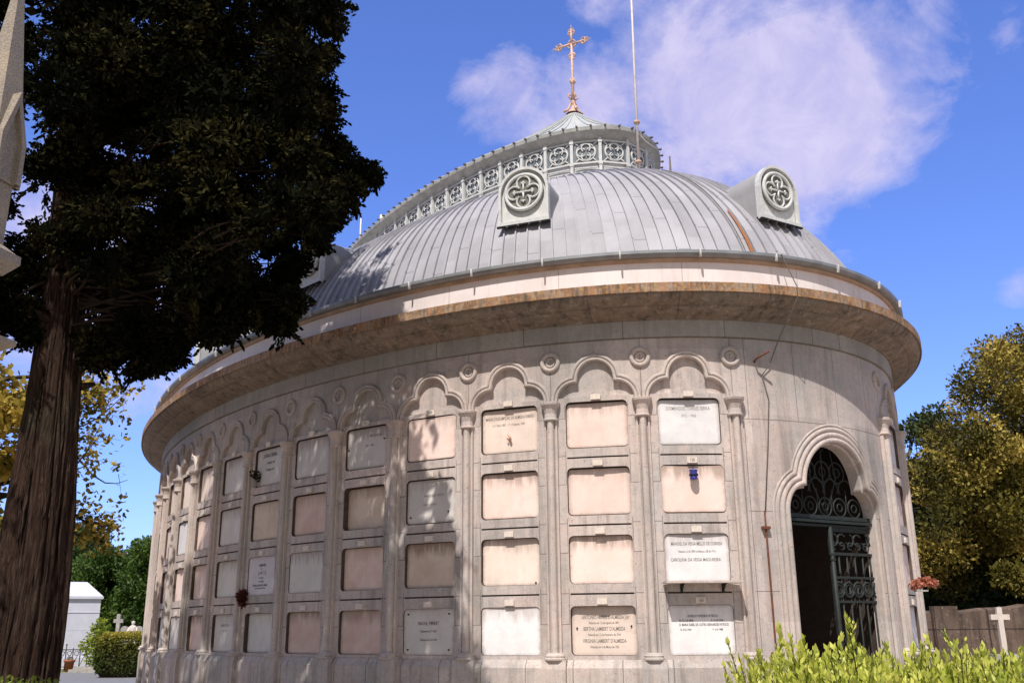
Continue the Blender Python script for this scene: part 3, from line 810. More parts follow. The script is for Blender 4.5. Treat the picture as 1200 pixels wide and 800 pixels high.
# quatrefoil panels
PW=.49; NP=64
qp=MB(); 
qp.torus((0,0,0),.175,.014,'Y',28,6)
for k in range(4):
    a=PI/4+PI/2*k; a=PI/2*k
    qp.torus((.085*math.cos(a),-.004,.085*math.sin(a)),.082,.014,'Y',20,6,arc=2*PI*.78,a0=a-PI*.78)
for sx in(-1,1):
    for sz in(-1,1):
        qp.tube([(sx*.205,0,sz*.205),(sx*.13,0,sz*.13)],.012,5)
qp.box((0,0,.215),(PW,.03,.03)); qp.box((0,0,-.215),(PW,.03,.03))
gl=MB(); gl.grid([[(-.22,.012,-.2),(.22,.012,-.2)],[(-.22,.012,.2),(.22,.012,.2)]])
mu=MB(); mu.box((0,-.005,-.08),(.055,.06,.70)); mu.box((0,-.02,.20),(.075,.05,.05)); mu.box((0,-.02,-.25),(.075,.05,.04))
lo=MB(); 
for q in(0,): 
    lo.box((0,-.008,-.315),(PW-.06,.03,.02)); lo.box((0,-.008,-.40),(PW-.06,.03,.02))
    lo.tube([(-.2,-.01,-.31),(-.2,-.01,-.41)],.008,4);
L2=np.concatenate([[0],np.cumsum(np.hypot(np.diff(LA*np.cos(tt)),np.diff(LB*np.sin(tt))))])
QZ=H(8.29)
first=None
for i in range(NP):
    t=float(np.interp(L2[-1]*(i+.5)/NP,L2,tt)); p=Wt(t,.02,QZ,LA,LB)-ORG; r=rot_out(t,LA,LB)
    t2=float(np.interp(L2[-1]*(i+1.)/NP%L2[-1],L2,tt)); p2=Wt(t2,.03,QZ,LA,LB)-ORG; r2=rot_out(t2,LA,LB)
    if first is None:
        a=qp.build('quatrefoil_panel',M['tracery'],ROT); g=gl.build('glazing',M['glass'],a); d_=lo.build('lower_rail',M['tracery'],a); b=mu.build('mullion',M['tracery'],ROT); first=(a,g,b,d_)
    else:
        a=inst('quatrefoil_panel',first[0].data,ROT,p); inst('glazing',first[1].data,a,(0,0,0)); inst('lower_rail',first[3].data,a,(0,0,0)); b=inst('mullion',first[2].data,ROT,p2)
    a.location=p;a.rotation_euler=(0,0,r); b.location=p2;b.rotation_euler=(0,0,r2)

# crosses on the lantern
def cross_mb():
    m=MB()
    m.tube([(0,0,0),(0,0,1.7)],[.035,.024],8)
    m.lathe([(.16,-.03),(.12,.02),(.05,.10),(.035,.2),(.06,.24),(.035,.28)],n=10)
    for k in range(4):
        a=PI/2*k+PI/4; c,s_=math.cos(a),math.sin(a)
        m.tube([(.20*c,.20*s_,0),(.12*c,.12*s_,.06),(.05*c,.05*s_,.22)],[.03,.022,.015],6)
        m.tube([(.03*c,.03*s_,.30),(.10*c,.10*s_,.36),(.09*c,.09*s_,.42),(.03*c,.03*s_,.40)],.018,5)
        m.tube([(.02*c,.02*s_,.68),(.06*c,.06*s_,.74),(.02*c,.02*s_,.80)],.02,5)
    m.lathe([(.03,.66),(.055,.70),(.055,.73),(.03,.77)],n=10)
    # cross arms in local XZ
    zc=1.62
    def arm(dx,dz,L):
        e=Vector((dx,0,dz)); s_=Vector((-dz,0,dx)); c=Vector((0,0,zc))
        m.tube([c,c+e*L],[.030,.018],7); m.tube([c+e*L,c+e*(L+.10)],[.016,.003],6)
        for sg in(-1,1):
            m.tube([c+e*(L*.55),c+e*(L*.72)+s_*sg*.075,c+e*(L*.86)+s_*sg*.06,c+e*(L*.80)],[.014,.02,.018,.01],6)
            m.tube([c+e*(L*.86),c+e*(L*.98)+s_*sg*.055,c+e*L*1.05],[.012,.018,.008],6)
            m.tube([c+e*.03+s_*sg*.10,c+e*.10+s_*sg*.03],[.01,.014],5)
    arm(1,0,.36);arm(-1,0,.36);arm(0,1,.36);arm(0,-1,.36)
    return m
crm=cross_mb(); cr=crm.build('finial_cross',M['copper'],ROT)
n=normal(T0)
cr.location=loc2w(-RM,0)-ORG+Vector((0,0,RZ-.03)); cr.rotation_euler=(0,0,R(-28))
c2=inst('finial_cross',cr.data,ROT,loc2w(RM,0)-ORG+Vector((0,0,RZ-.03)),R(-28))

# thin poles and wires on roof
def poly(name,pts,rad,mat,parent=ROT,n=6):
    m=MB(); m.tube(pts,rad,n); return rb(m,name,mat,parent)
def on_ellipse(x,y,A,B):   # first hit of a sight line with a plan oval
    a=at(x,y,1.0); dx,dy,dz=a.x,a.y,a.z-EYE
    ox,oy=-CX,-CY; lx=lambda p,q:(p*CP+q*SP,-p*SP+q*CP)
    o=lx(ox,oy); d=lx(dx,dy); o=(o[0]/A,o[1]/B); d=(d[0]/A,d[1]/B)
    qa=d[0]**2+d[1]**2;qb=2*(o[0]*d[0]+o[1]*d[1]);qc=o[0]**2+o[1]**2-1
    k=(-qb-math.sqrt(max(0,qb*qb-4*qa*qc)))/2/qa
    return Vector((dx*k,dy*k,EYE+dz*k))
p0=on_ellipse(748.5,199,LA+.3,LB+.3); p1=on_ellipse(743.5,140,LA+.42,LB+.42)
top=Vector((p0.x+.03,p0.y,p0.z+4.6))
pole=poly('flagpole',[p0-Vector((0,0,.3)),p0.lerp(top,.5),top],[.026,.022,.017],M['pole'])
for zz in(.15,.95):
    m=MB(); q=p0.lerp(top,zz/4.6); m.lathe([(.03,-.03),(.06,-.02),(.06,.02),(.03,.03)],c=q,n=8); rb(m,'pole_bracket',M['copper'])
poly('guy_wire',[on_ellipse(744,152,EVA+.03,EVB+.03),on_ellipse(757,166,EVA+.1,EVB+.1),on_ellipse(769,174,EVA+.05,EVB+.05)],.010,M['pole'])
p=on_ellipse(786,204,8.6,3.6); poly('lightning_rod',[p-Vector((0,0,.4)),p+Vector((0,0,.33))],[.022,.014],M['cable'])
p=at(422,281,29.0); poly('roof_rod',[p-Vector((0,0,.6)),p+Vector((0,0,.75))],[.035,.025],M['pole'])
p=at(447,262,27.0); poly('roof_rod',[p-Vector((0,0,.3)),p+Vector((0,0,.28))],[.07,.06],M['pole'])
# rust plate and cable down the dome end
def dome_at(t,fr,lift=.02):
    L=plen[-1]*fr; k=max(i for i in range(len(plen)) if plen[i]<=L); k=min(k,len(plen)-2); f=(L-plen[k])/(plen[k+1]-plen[k])
    d=prof[k][0]+(prof[k+1][0]-prof[k][0])*f; z=prof[k][1]+(prof[k+1][1]-prof[k][1])*f
    return domept(t,d,z,lift)+Vector((0,0,lift))
tr=R(173.7)
m=MB(); m.grid([[dome_at(tr-w,fr),dome_at(tr+w,fr)] for fr,w in((.03,.0045),(.10,.004),(.17,.003),(.23,.0018))]); rb(m,'rust_plate',M['rustplate'])
poly('roof_cable',[dome_at(R(172.6),f,.03) for f in np.linspace(.62,.01,14)]+[Wt(R(174.6),.2,H(4.68)),Wt(R(174.8),.2,H(4.6)),Wt(R(174.9),.40,H(4.17)),Wt(R(174.8),.41,H(4.02)),Wt(R(174.3),-.02,H(3.55)),Wt(R(173.3),-.08,H(3.25))]+[on_ellipse(x,y,EA+WALL+.015,EB+WALL+.015) for x,y in((893,440),(901,468),(900,520),(897,598))],.007,M['cable'])
m=MB(); q=on_ellipse(884,424,EA+WALL,EB+WALL); nn=normal(R(172)); tt_=Vector((-nn.y,nn.x,0)); m.tube([q,q+nn*.10-tt_*.02+Vector((0,0,.02)),q+nn*.22-tt_*-.1+Vector((0,0,.09))],.014,6); rb(m,'cable_bracket',M['rust'])
pp=[on_ellipse(x,y,EA+WALL+.03,EB+WALL+.03) for x,y in((896,598),(908,771))]; pp[1].x,pp[1].y=pp[0].x,pp[0].y
m=MB(); m.tube([pp[0],pp[0].lerp(pp[1],.3),pp[1],pp[1]-Vector((0,0,.6))],[.011,.013,.012,.012],8); 
for f in(.12,.97): m.box(pp[0].lerp(pp[1],f),(.10,.06,.035),Matrix.Rotation(rot_out(R(172.4)),3,'Z'))
rb(m,'downpipe',M['rust'])

# ------------------------------------------------------------------ door ironwork (flat frame across the opening)
tD=t_of(DC); dn=normal(tD); door_o=W(DC,WALL-.27,0); door_r=rot_out(tD)
DW=DH+.02
TRZ=H(1.29)
tm=MB(); tm.box((0,0,TRZ+.055),(2*DW+.05,.09,.05)); tm.box((0,-.01,TRZ),(2*DW+.05,.12,.035)); tm.box((0,0,TRZ-.05),(2*DW+.05,.07,.03))
def local(mb,name,mat,parent,loc,rz):
    o=mb.build(name,mat,parent); o.location=loc; o.rotation_euler=(0,0,rz); return o
tr_=local(tm,'transom',M['iron'],ROT,door_o-ORG,door_r)
fl=MB()
fz=TRZ+.08
for k in range(5):
    x=-.56+.28*k; fl.torus((x,0,fz+.12),.12,.011,'Y',22,5)
    fl.torus((x,0,fz+.12),.05,.009,'Y',14,5)
for k in range(4):
    x=-.42+.28*k; fl.torus((x,0,fz+.36),.13,.011,'Y',22,5,arc=PI*1.3,a0=-.15*PI); fl.tube([(x,0,fz+.08),(x,0,fz+.36)],.009,5)
for k in range(3):
    x=-.28+.28*k; fl.torus((x,0,fz+.58),.14,.011,'Y',22,5); fl.torus((x,0,fz+.58),.06,.009,'Y',14,5)
for sg in(-1,1):
    fl.torus((sg*.2,0,fz+.85),.16,.012,'Y',22,5,arc=PI,a0=0 if sg>0 else 0); fl.tube([(0,0,fz),(sg*.25,0,fz+.5),(sg*.15,0,fz+1.1),(0,0,fz+1.3)],.011,5)
fl.tube([(0,0,fz),(0,0,fz+1.38)],.012,6)
local(fl,'fanlight',M['iron'],ROT,door_o-ORG,door_r)
def leaf(w,h):
    m=MB()
    for x in(0.02,w-.02): m.box((x,0,h/2),(.045,.045,h))
    for z,t_ in((.03,.06),(h-.03,.06),(h-.34,.035),(h-.64,.03),(h-.94,.03),(.9,.05),(.25,.04)): m.box((w/2,0,z),(w,.04,t_))
    nb=6
    for k in range(1,nb): x=w*k/nb; m.tube([(x,0,.0),(x,0,h-.34)],.013,6)
    for k in range(1,nb): 
        x=w*k/nb; m.tube([(x,0,h-.62),(x,-.0,h-.57),(x,0,h-.50)],[.013,.020,.004],6)
    nr=5; r=w/nr*.5
    for k in range(nr):
        x=w*(k+.5)/nr; m.torus((x,-.01,h-.79),min(r,.11),.015,'Y',20,6); m.torus((x,-.01,h-.79),.06,.010,'Y',12,5)
    for k in range(6):
        x=w*(k+.5)/6; m.torus((x,-.005,h-.16),.075,.014,'Y',16,5,arc=PI*1.4,a0=(.2 if k%2 else 1.1)*PI); m.torus((x,-.005,h-.24),.045,.012,'Y',14,5,arc=PI*1.5,a0=(1.3 if k%2 else .1)*PI)
    m.box((w*.5,.02,.58),(w*.94,.012,.56))
    return m
LW=DW+.01; LH=TRZ-.06
rl=leaf(LW,LH); 
o=local(rl,'door_leaf',M['iron'],ROT,door_o-ORG+Matrix.Rotation(door_r,3,'Z')@Vector((0.01,0,0)),door_r)
sp=MB(); sp.tube([(0.0,-.03,0.1),(0.0,-.03,LH)],[.03,.03],8); sp.lathe([(.02,LH-.45),(.045,LH-.42),(.02,LH-.39),(.05,LH-.35),(.02,LH-.31)],c=(0,-.03,0),n=10); sp.build('meeting_stile',M['iron'],o)
o2=inst('door_leaf',rl.build('tmp',M['iron'],None).data,ROT,door_o-ORG+Matrix.Rotation(door_r,3,'Z')@Vector((-DW,0.02,0)),door_r+R(94))
bpy.data.objects.remove(bpy.data.objects['tmp'])

# ------------------------------------------------------------------ vegetation helpers
def leaf_mat(name,c1,c2,c3,trans=.25,rough=.6,spec=.25):
    k=NT(name); a=k.n('ShaderNodeAttribute',attribute_name='tint'); f=a.outputs['Fac']
    col=k.mix(k.ramp(f,0,.5),c1,c2); col=k.mix(k.ramp(f,.55,1.),col,c3)
    b=k.n('ShaderNodeBsdfPrincipled'); k.l(col,b.inputs['Base Color']); b.inputs['Roughness'].default_value=rough; b.inputs['Specular IOR Level'].default_value=spec
    t=k.n('ShaderNodeBsdfTranslucent'); k.l(col,t.inputs[0]); m=k.n('ShaderNodeMixShader'); m.inputs[0].default_value=trans
    k.l(b.outputs[0],m.inputs[1]); k.l(t.outputs[0],m.inputs[2]); k.l(m.outputs[0],k.out.inputs[0]); return k.m
def unit(n,rng):
    v=rng.normal(size=(n,3)); return v/np.linalg.norm(v,axis=1)[:,None]
def leaves_mesh(name,C,D,size,aspect,mat,parent=None,tint=None,rng=RNG,origin=None,fold=.0,var=.35):
    """C centres, D long axis directions, one rhombic leaf blade per centre"""
    n=len(C); C=np.asarray(C,float); D=np.asarray(D,float)
    q=unit(n,rng); S=np.cross(D,q); S/=np.linalg.norm(S,axis=1)[:,None]+1e-9
    N=np.cross(D,S)
    L=(size*(1+var*rng.uniform(-1,1,n)))[:,None]
    o=np.zeros(3) if origin is None else np.asarray(origin,float)
    C=C-o
    a=C-D*L*.5; b=C+S*L*aspect*.5+D*L*.05+N*L*fold; c=C+D*L*.5; d=C-S*L*aspect*.5+D*L*.05+N*L*fold
    V=np.stack([a,b,c,d],1).reshape(-1,3)
    me=bpy.data.meshes.new(name); me.vertices.add(4*n); me.vertices.foreach_set('co',V.astype(np.float32).ravel())
    me.loops.add(4*n); me.loops.foreach_set('vertex_index',np.arange(4*n,dtype=np.int32))
    me.polygons.add(n); me.polygons.foreach_set('loop_start',np.arange(0,4*n,4,dtype=np.int32)); me.polygons.foreach_set('loop_total',np.full(n,4,np.int32))
    me.update(calc_edges=True); me.materials.append(mat)
    at_=me.attributes.new('tint','FLOAT','FACE'); t=rng.uniform(0,1,n) if tint is None else np.clip(tint,0,1); at_.data.foreach_set('value',t.astype(np.float32))
    ob=bpy.data.objects.new(name,me); COL.objects.link(ob)
    if parent is not None: ob.parent=parent
    return ob
def clump_points(cl,per,rng=RNG,flat=.75,shell=.45):
    P=[];T=[];Dd=[]
    for (c,r) in cl:
        n=int(per*(r/.4)**2) if per>0 else int(-per)
        u=unit(n,rng); rad=rng.uniform(0,1,n)**shell
        p=np.array(c)+u*rad[:,None]*np.array([r,r,r*flat])
        P.append(p); T.append(np.clip(rng.uniform()*.7+rng.uniform(0,.35,n),0,1)); 
        d=u*.8+unit(n,rng)*.7; d[:,2]+=.1; d/=np.linalg.norm(d,axis=1)[:,None]; Dd.append(d)
    return np.concatenate(P),np.concatenate(Dd),np.concatenate(T)
def poly_clumps(poly,n,y0,y1,r0,r1,rng=RNG,mind=0):
    xs=[p[0] for p in poly]; ys=[p[1] for p in poly]; o=[]
    while len(o)<n:
        x=rng.uniform(min(xs),max(xs)); y=rng.uniform(min(ys),max(ys))
        if inside((x,y),poly):
            o.append((at(x,y,rng.uniform(y0,y1)),rng.uniform(r0,r1)))
    return o
def bark_mat(name,c1,c2,c3):
    k=NT(name); p=k.pos(); 
    a=k.noise(k.scale(p,(9,9,.9)),1.6,6,.7,1.2); b=k.noise(k.scale(p,(30,30,2.2)),1.5,5,.7,.6); g=k.noise(p,1.2,3,.6)
    col=k.mix(k.ramp(a,.38,.62),c1,c2); col=k.mix(k.ramp(b,.5,.68),col,c3); col=k.mix(k.math('MULTIPLY',k.ramp(g,.5,.7),.5),col,(.10,.095,.055))
    return k.bsdf(col,.95,bump=k.math('ADD',a,k.math('MULTIPLY',b,.6)),bstr=1.,bdist=.12,spec=.1)
M['bark']=bark_mat('red_bark',(.10,.058,.040),(.022,.013,.010),(.17,.115,.088))
M['bark2']=bark_mat('grey_bark',(.12,.10,.08),(.05,.042,.035),(.17,.15,.12))
M['twig']=simple('twig_bark',(.045,.032,.024),.95,spec=.05)
M['conifer']=leaf_mat('conifer_foliage',(.004,.0045,.0025),(.010,.011,.0055),(.052,.046,.016),.03,.9,.02)
M['golden']=leaf_mat('golden_leaves',(.020,.026,.006),(.13,.11,.014),(.66,.50,.11),.25)
M['olive']=leaf_mat('olive_leaves',(.03,.045,.015),(.06,.08,.02),(.10,.11,.03),.2)
M['yellow']=leaf_mat('yellow_leaves',(.08,.09,.015),(.28,.22,.03),(.60,.42,.08),.3)
M['green']=leaf_mat('green_leaves',(.030,.060,.012),(.06,.11,.018),(.11,.17,.03),.2)
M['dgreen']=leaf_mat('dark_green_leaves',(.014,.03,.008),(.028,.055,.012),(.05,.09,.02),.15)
M['lime']=leaf_mat('lime_leaves',(.10,.16,.02),(.40,.45,.05),(.78,.76,.17),.3,.4)
M['hedge']=leaf_mat('hedge_leaves',(.035,.055,.01),(.13,.14,.018),(.40,.33,.05),.2)

def limb(mb,a,b,r0,r1,sag=.1,n=5,rng=RNG,sides=6):
    a=Vector(a);b=Vector(b);L=(b-a).length; pts=[]
    j=Vector(rng.normal(size=3))*L*.05
    for i in range(n+1):
        f=i/n; p=a.lerp(b,f)+j*math.sin(PI*f); p.z-=sag*L*math.sin(PI*f); pts.append(p)
    mb.tube(pts,[r0+(r1-r0)*i/n for i in range(n+1)],sides,cap=False)

# the dark conifer on the left
con=thing('conifer_tree','tall dark conifer with thick reddish bark trunk in front of the rotunda','tree',(-5.85,10.5,0),None)
TO=Vector((-5.85,10.5,0))
rng=np.random.default_rng(3)
trk=[(-6,930,.46),(8,860,.41),(18,800,.37),(32,720,.345),(42,640,.325),(57,520,.27),(69,420,.235),(77,340,.21),(84,240,.19),(92,120,.16),(100,0,.13)]
tp=[at(x,y,10.5) for x,y,_ in trk]; tr2=[r for *_,r in trk]
tp[0].z=-.1
for z_,r in((12.2,.11),(13.8,.07),(15.4,.03)): p=tp[-1].copy(); 
last=tp[-1]; dirn=(tp[-1]-tp[-3]).normalized()
m=MB()
# fluted trunk
pts=[];rad=[]
for i in range(len(tp)-1):
    for j in range(5): f=j/5; pts.append(tp[i].lerp(tp[i+1],f)); rad.append(tr2[i]+(tr2[i+1]-tr2[i])*f)
pts.append(tp[-1]); rad.append(tr2[-1])
q=tp[-1]
while q.z<15.5:
    q=q+Vector((.01,0,.8)); pts.append(q.copy()); rad.append(max(.03,.13*(15.8-q.z)/6))
rows=[];NT_=96
ph=[rng.uniform(0,6.28) for _ in range(6)]
for i,(p,r) in enumerate(zip(pts,rad)):
    row=[]
    for k in range(NT_):
        a=2*PI*k/NT_; w=1+.07*math.sin(5*a+ph[0]+p.z*.25)+.05*math.sin(9*a+ph[1]-p.z*.4)+.045*math.sin(17*a+ph[2]+p.z*.5+math.sin(p.z*1.7))+.035*math.sin(31*a+ph[4]-p.z*.8)+.03*rng.uniform(-1,1)
        fl_=1+.25*max(0,1.2-p.z)*(.5+.5*math.sin(5*a+ph[3]))
        row.append(p+Vector((math.cos(a),math.sin(a),0))*r*w*fl_)
    rows.append(row)
m.grid(rows,True,smooth=True)
zs_=[p.z for p in pts]
for i in range(170):
    a=rng.uniform(0,2*PI); z0=rng.uniform(.0,7.5); L_=rng.uniform(.4,2.2); q=[];rr_=[]
    for j in range(7):
        z=z0+L_*j/6; kk=min(range(len(zs_)),key=lambda t:abs(zs_[t]-z)); a+=rng.normal()*.035; r=rad[kk]*(1.0+.03*rng.uniform(-1,1)); c_=pts[kk].copy(); q.append(Vector((c_.x+math.cos(a)*r,c_.y+math.sin(a)*r,z))); rr_.append((.012+.016*rng.uniform())*math.sin(PI*(j+.4)/6.8))
    m.tube(q,rr_,5,cap=False)
for z,a in((4.3,.3),(5.0,-1.9),(5.9,-.6),(3.9,2.6)):   # broken branch stubs
    kk=min(range(len(zs_)),key=lambda t:abs(zs_[t]-z)); c_=pts[kk]; d_=Vector((math.cos(a),math.sin(a),.3)); m.tube([c_+d_*rad[kk]*.7,c_+d_*(rad[kk]+.07),c_+d_*(rad[kk]+.16)],[.055,.04,.02],7)
m.build('trunk',M['bark'],con,origin=TO)
def trunk_at(z):
    for a,b in zip(pts[:-1],pts[1:]):
        if a.z<=z<=b.z: return a.lerp(b,(z-a.z)/max(1e-6,b.z-a.z))
    return pts[-1].copy()
sil=[(-110,-70),(385,-70),(382,10),(362,50),(366,100),(364,150),(380,190),(405,200),(400,232),(378,255),(362,280),(332,292),(318,312),(322,345),(300,352),(270,345),(250,362),(222,368),(205,380),(120,330),(60,300),(10,300),(-40,340),(-110,340)]
upz=[p for p in sil if p[1]<=300 and p[0]>=60]
sil_top=[(60,-70),(385,-70),(382,10),(362,50),(366,100),(364,150),(372,190),(392,200),(388,232),(368,255),(352,272),(60,255)]
sil_left=[(-110,-70),(60,-70),(60,300),(-110,300)]
sil_low=[(60,255),(350,275),(322,292),(310,318),(305,340),(270,340),(245,355),(205,368),(120,330),(60,300)]
cl=poly_clumps(sil_top,330,8.0,13.2,.22,.40,rng)+poly_clumps(sil_left,62,9.0,12.6,.2,.36,rng)+poly_clumps(sil_low,62,8.8,12.2,.2,.34,rng)
# named tips that give the crown its outline (photo position, depth, size)
tips=[(425,208,10.2,.24),(438,206,10.5,.16),(408,222,9.8,.22),(395,240,10.4,.26),(380,262,10.1,.22),(372,284,10.6,.2),(392,30,11,.2),(376,8,10.6,.25),(374,72,10,.24),(384,62,10.2,.14),(383,110,10.8,.2),(378,140,10,.24),(400,185,10.6,.24),(392,172,9.9,.2),
(345,308,10.1,.22),(333,325,10.4,.22),(342,350,9.9,.18),(348,362,9.9,.12),(330,372,10.1,.2),(335,385,10.1,.12),(312,376,10.3,.2),(318,352,10.3,.22),(290,372,10,.18),(270,378,9.9,.2),(256,388,9.9,.18),(240,386,10,.2),(225,378,10.2,.2),(262,352,10,.3),(268,383,9.9,.14),(258,391,9.9,.13),(272,370,10,.15),(246,392,9.9,.13),(300,352,10.4,.2),
(212,402,10.3,.14),(205,412,10.4,.18),(195,420,10.2,.2),(178,425,10.3,.2),(160,434,10.2,.14),(165,418,10.2,.18),(188,402,10.4,.2),(150,410,10.5,.14),(120,418,10.4,.2),(132,422,10.3,.14),(108,424,10.4,.16),(112,398,10.4,.24),(130,392,10.6,.24),(160,385,10.2,.28),(185,375,10.3,.26),(210,385,10.1,.18),(145,360,10.6,.26),(120,352,10.6,.26),
(36,395,10.3,.18),(28,385,10.3,.16),(42,372,10.4,.2),(32,358,10.3,.16),(50,340,10.5,.14),(8,372,10.2,.2),(-6,352,10.2,.3),(2,330,10.3,.22),(40,325,10.4,.22),(30,300,10.5,.3),(22,318,10.5,.2),(-20,380,10,.25)]
tipc=[(at(x,y,Y),r) for x,y,Y,r in tips]
lb=MB()
for c,r in tipc[::2]+cl[:50]:
    c=Vector(c); z=max(4.6,c.z+rng.uniform(-.5,.9)); a=trunk_at(z); limb(lb,a,c,.018+.014*rng.uniform(),.006,sag=-.04,rng=rng)
    for _ in range(3):
        e=c+Vector(rng.normal(size=3))*r*.35; limb(lb,a.lerp(c,rng.uniform(.45,.95)),e,.014,.003,sag=0,n=3,rng=rng,sides=4)
for _ in range(34):   # bare limbs seen in the gaps
    a=trunk_at(rng.uniform(5,9)); an=rng.uniform(-1.2,1.6); L=rng.uniform(.8,1.9)
    limb(lb,a,a+Vector((math.cos(an)*L,math.sin(an)*L*.8,rng.uniform(-.5,.6))),.03,.006,sag=.08,rng=rng)
lb.build('limbs',M['twig'],con,origin=TO)
P1,D1,T1=clump_points(cl,520,rng,shell=.4,flat=.62); P2,D2,T2=clump_points(tipc,3000,rng,flat=.9,shell=.42)
# upper crown beyond the frame
up=[]
while len(up)<330:
    z=rng.uniform(7.5,15.5); rr=4.3*(1-((z-6)/10.)**1.3); an=rng.uniform(0,2*PI); q=rr*rng.uniform(.05,1)**.6
    c=trunk_at(min(z,15))+Vector((math.cos(an)*q,math.sin(an)*q*.9,0)); c.z=z
    # keep what the frame already shows to the fitted crown
    v=c-Vector((0,0,EYE)); el=math.atan2(v.z,v.y)
    if el<R(37) and c.x>-8.4 and rr>0: continue
    up.append((c,rng.uniform(.35,.6)))
lo_=[]
while len(lo_)<60:
    z=rng.uniform(4.2,8); an=rng.uniform(PI*.6,PI*1.4); q=rng.uniform(1.8,4.2); c=trunk_at(z)+Vector((math.cos(an)*q,math.sin(an)*q,0)); c.z=z
    if c.x/c.y>-.60: continue
    lo_.append((c,rng.uniform(.35,.55)))
P3,D3,T3=clump_points(up+lo_,-38,rng)
FP_=[];FD=[];FT=[]
for c,r in cl+tipc:
    nf=9; u=unit(nf,rng)
    for f in range(nf):
        d=u[f]*np.array([.9,.9,.45])+np.array([0,0,-.38]); d/=np.linalg.norm(d); n_=24; L_=rng.uniform(.09,.21); tpos=rng.uniform(0,1,n_)
        FP_.append(np.array(c)+u[f]*r*.75+d*(tpos*L_)[:,None]+rng.normal(size=(n_,3))*.022*(1.1-tpos)[:,None]); dd=d+rng.normal(size=(n_,3))*.35; FD.append(dd/np.linalg.norm(dd,axis=1)[:,None]); FT.append(np.clip(rng.uniform()*.6+rng.uniform(0,.4,n_),0,1))
FP_=np.concatenate(FP_)
A=np.concatenate([P1,P2,FP_]); B_=np.concatenate([D1,D2]+FD); TT=np.concatenate([T1,T2]+FT)
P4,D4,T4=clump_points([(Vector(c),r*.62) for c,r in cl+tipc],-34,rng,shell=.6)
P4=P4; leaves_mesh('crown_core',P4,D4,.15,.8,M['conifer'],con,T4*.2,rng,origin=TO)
cr1=leaves_mesh('crown',A,B_,.058,.5,M['conifer'],con,TT,rng,origin=TO)
cr2=leaves_mesh('crown',P3,D3,.17,.6,M['conifer'],con,T3,rng,origin=TO)
print('conifer leaves',len(A),len(P3))

def tree(name,label,cat,polys,mat,leaf,per,trunk,rng,y0,y1,r0,r1,n,aspect=.6,group=None,extra=None,bark='bark2',twigs=0,flat=.8,limbs=24,lr=(.05,.01)):
    base=Vector((trunk[0],trunk[1],0)); t=thing(name,label,cat,base,group)
    cl=poly_clumps(polys,n,y0,y1,r0,r1,rng)
    if extra: cl+=extra
    P,D,T=clump_points(cl,per,rng,flat=flat)
    keep=P[:,2]>.05; P,D,T=P[keep],D[keep],T[keep]
    leaves_mesh('crown',P,D,leaf,aspect,mat,t,T,rng,origin=base)
    m=MB(); top=base+Vector((rng.uniform(-.2,.2),rng.uniform(-.2,.2),trunk[2])); k=7
    m.tube([base.lerp(top,i/k)+Vector((rng.uniform(-1,1),rng.uniform(-1,1),0))*trunk[3]*.25 for i in range(k+1)],[trunk[3]*(1-.6*i/k) for i in range(k+1)],10,cap=False)
    for c,r in [cl[int(i)] for i in rng.integers(0,len(cl),limbs)]:
        limb(m,base.lerp(top,rng.uniform(.35,1)),c,lr[0],lr[1],sag=-.05,rng=rng)
    m.build('trunk',M[bark],t,origin=base)
    return t,cl
# golden tree at the right
rng=np.random.default_rng(5)
gp=[(1078,520),(1100,496),(1132,458),(1148,426),(1185,398),(1260,395),(1290,400),(1290,682),(1230,680),(1170,678),(1130,682),(1096,692),(1078,682),(1072,600)]
gt,gcl=tree('golden_tree','large golden leaved tree with feathery twig tips rising behind the stone wall','tree',gp,M['golden'],.10,260,(13.2,23.5,6.6,.3),rng,20.2,25.,.35,.75,165,aspect=.55,twigs=1)
m=MB()
for _ in range(90):
    c,r=gcl[int(rng.integers(0,len(gcl)))]
    e=c+Vector((rng.uniform(-.9,.3),rng.uniform(-.8,.5),rng.uniform(.1,.8)))
    m.tube([c,c.lerp(e,.5)+Vector((0,0,.08)),e],[.014,.009,.003],4,cap=False)
tops=[(1150,425),(1175,402),(1195,392),(1140,445),(1160,410),(1120,470),(1100,490),(1185,398)]
for _ in range(150):
    x,y=tops[int(rng.integers(0,len(tops)))]; c=at(x+rng.uniform(-5,25),y+rng.uniform(10,40),rng.uniform(21,24)); e=c+Vector((rng.uniform(-.55,-.05),rng.uniform(-.3,.3),rng.uniform(.05,.36)))
    m.tube([c,c.lerp(e,.5)+Vector((-.03,0,-.04)),e],[.012,.008,.003],4,cap=False)
m.build('twigs',M['twig'],gt,origin=gt.location)
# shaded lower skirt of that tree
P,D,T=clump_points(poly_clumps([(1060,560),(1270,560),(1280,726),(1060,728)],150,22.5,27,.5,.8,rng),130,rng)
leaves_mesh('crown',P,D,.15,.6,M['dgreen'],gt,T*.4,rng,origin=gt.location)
tree('leafy_tree','small green tree between the rotunda edge and the golden tree','tree',[(1050,505),(1078,488),(1100,480),(1112,500),(1105,560),(1100,640),(1060,640)],M['olive'],.13,130,(10.6,27.5,5.,.16),rng,26,29,.35,.6,36)
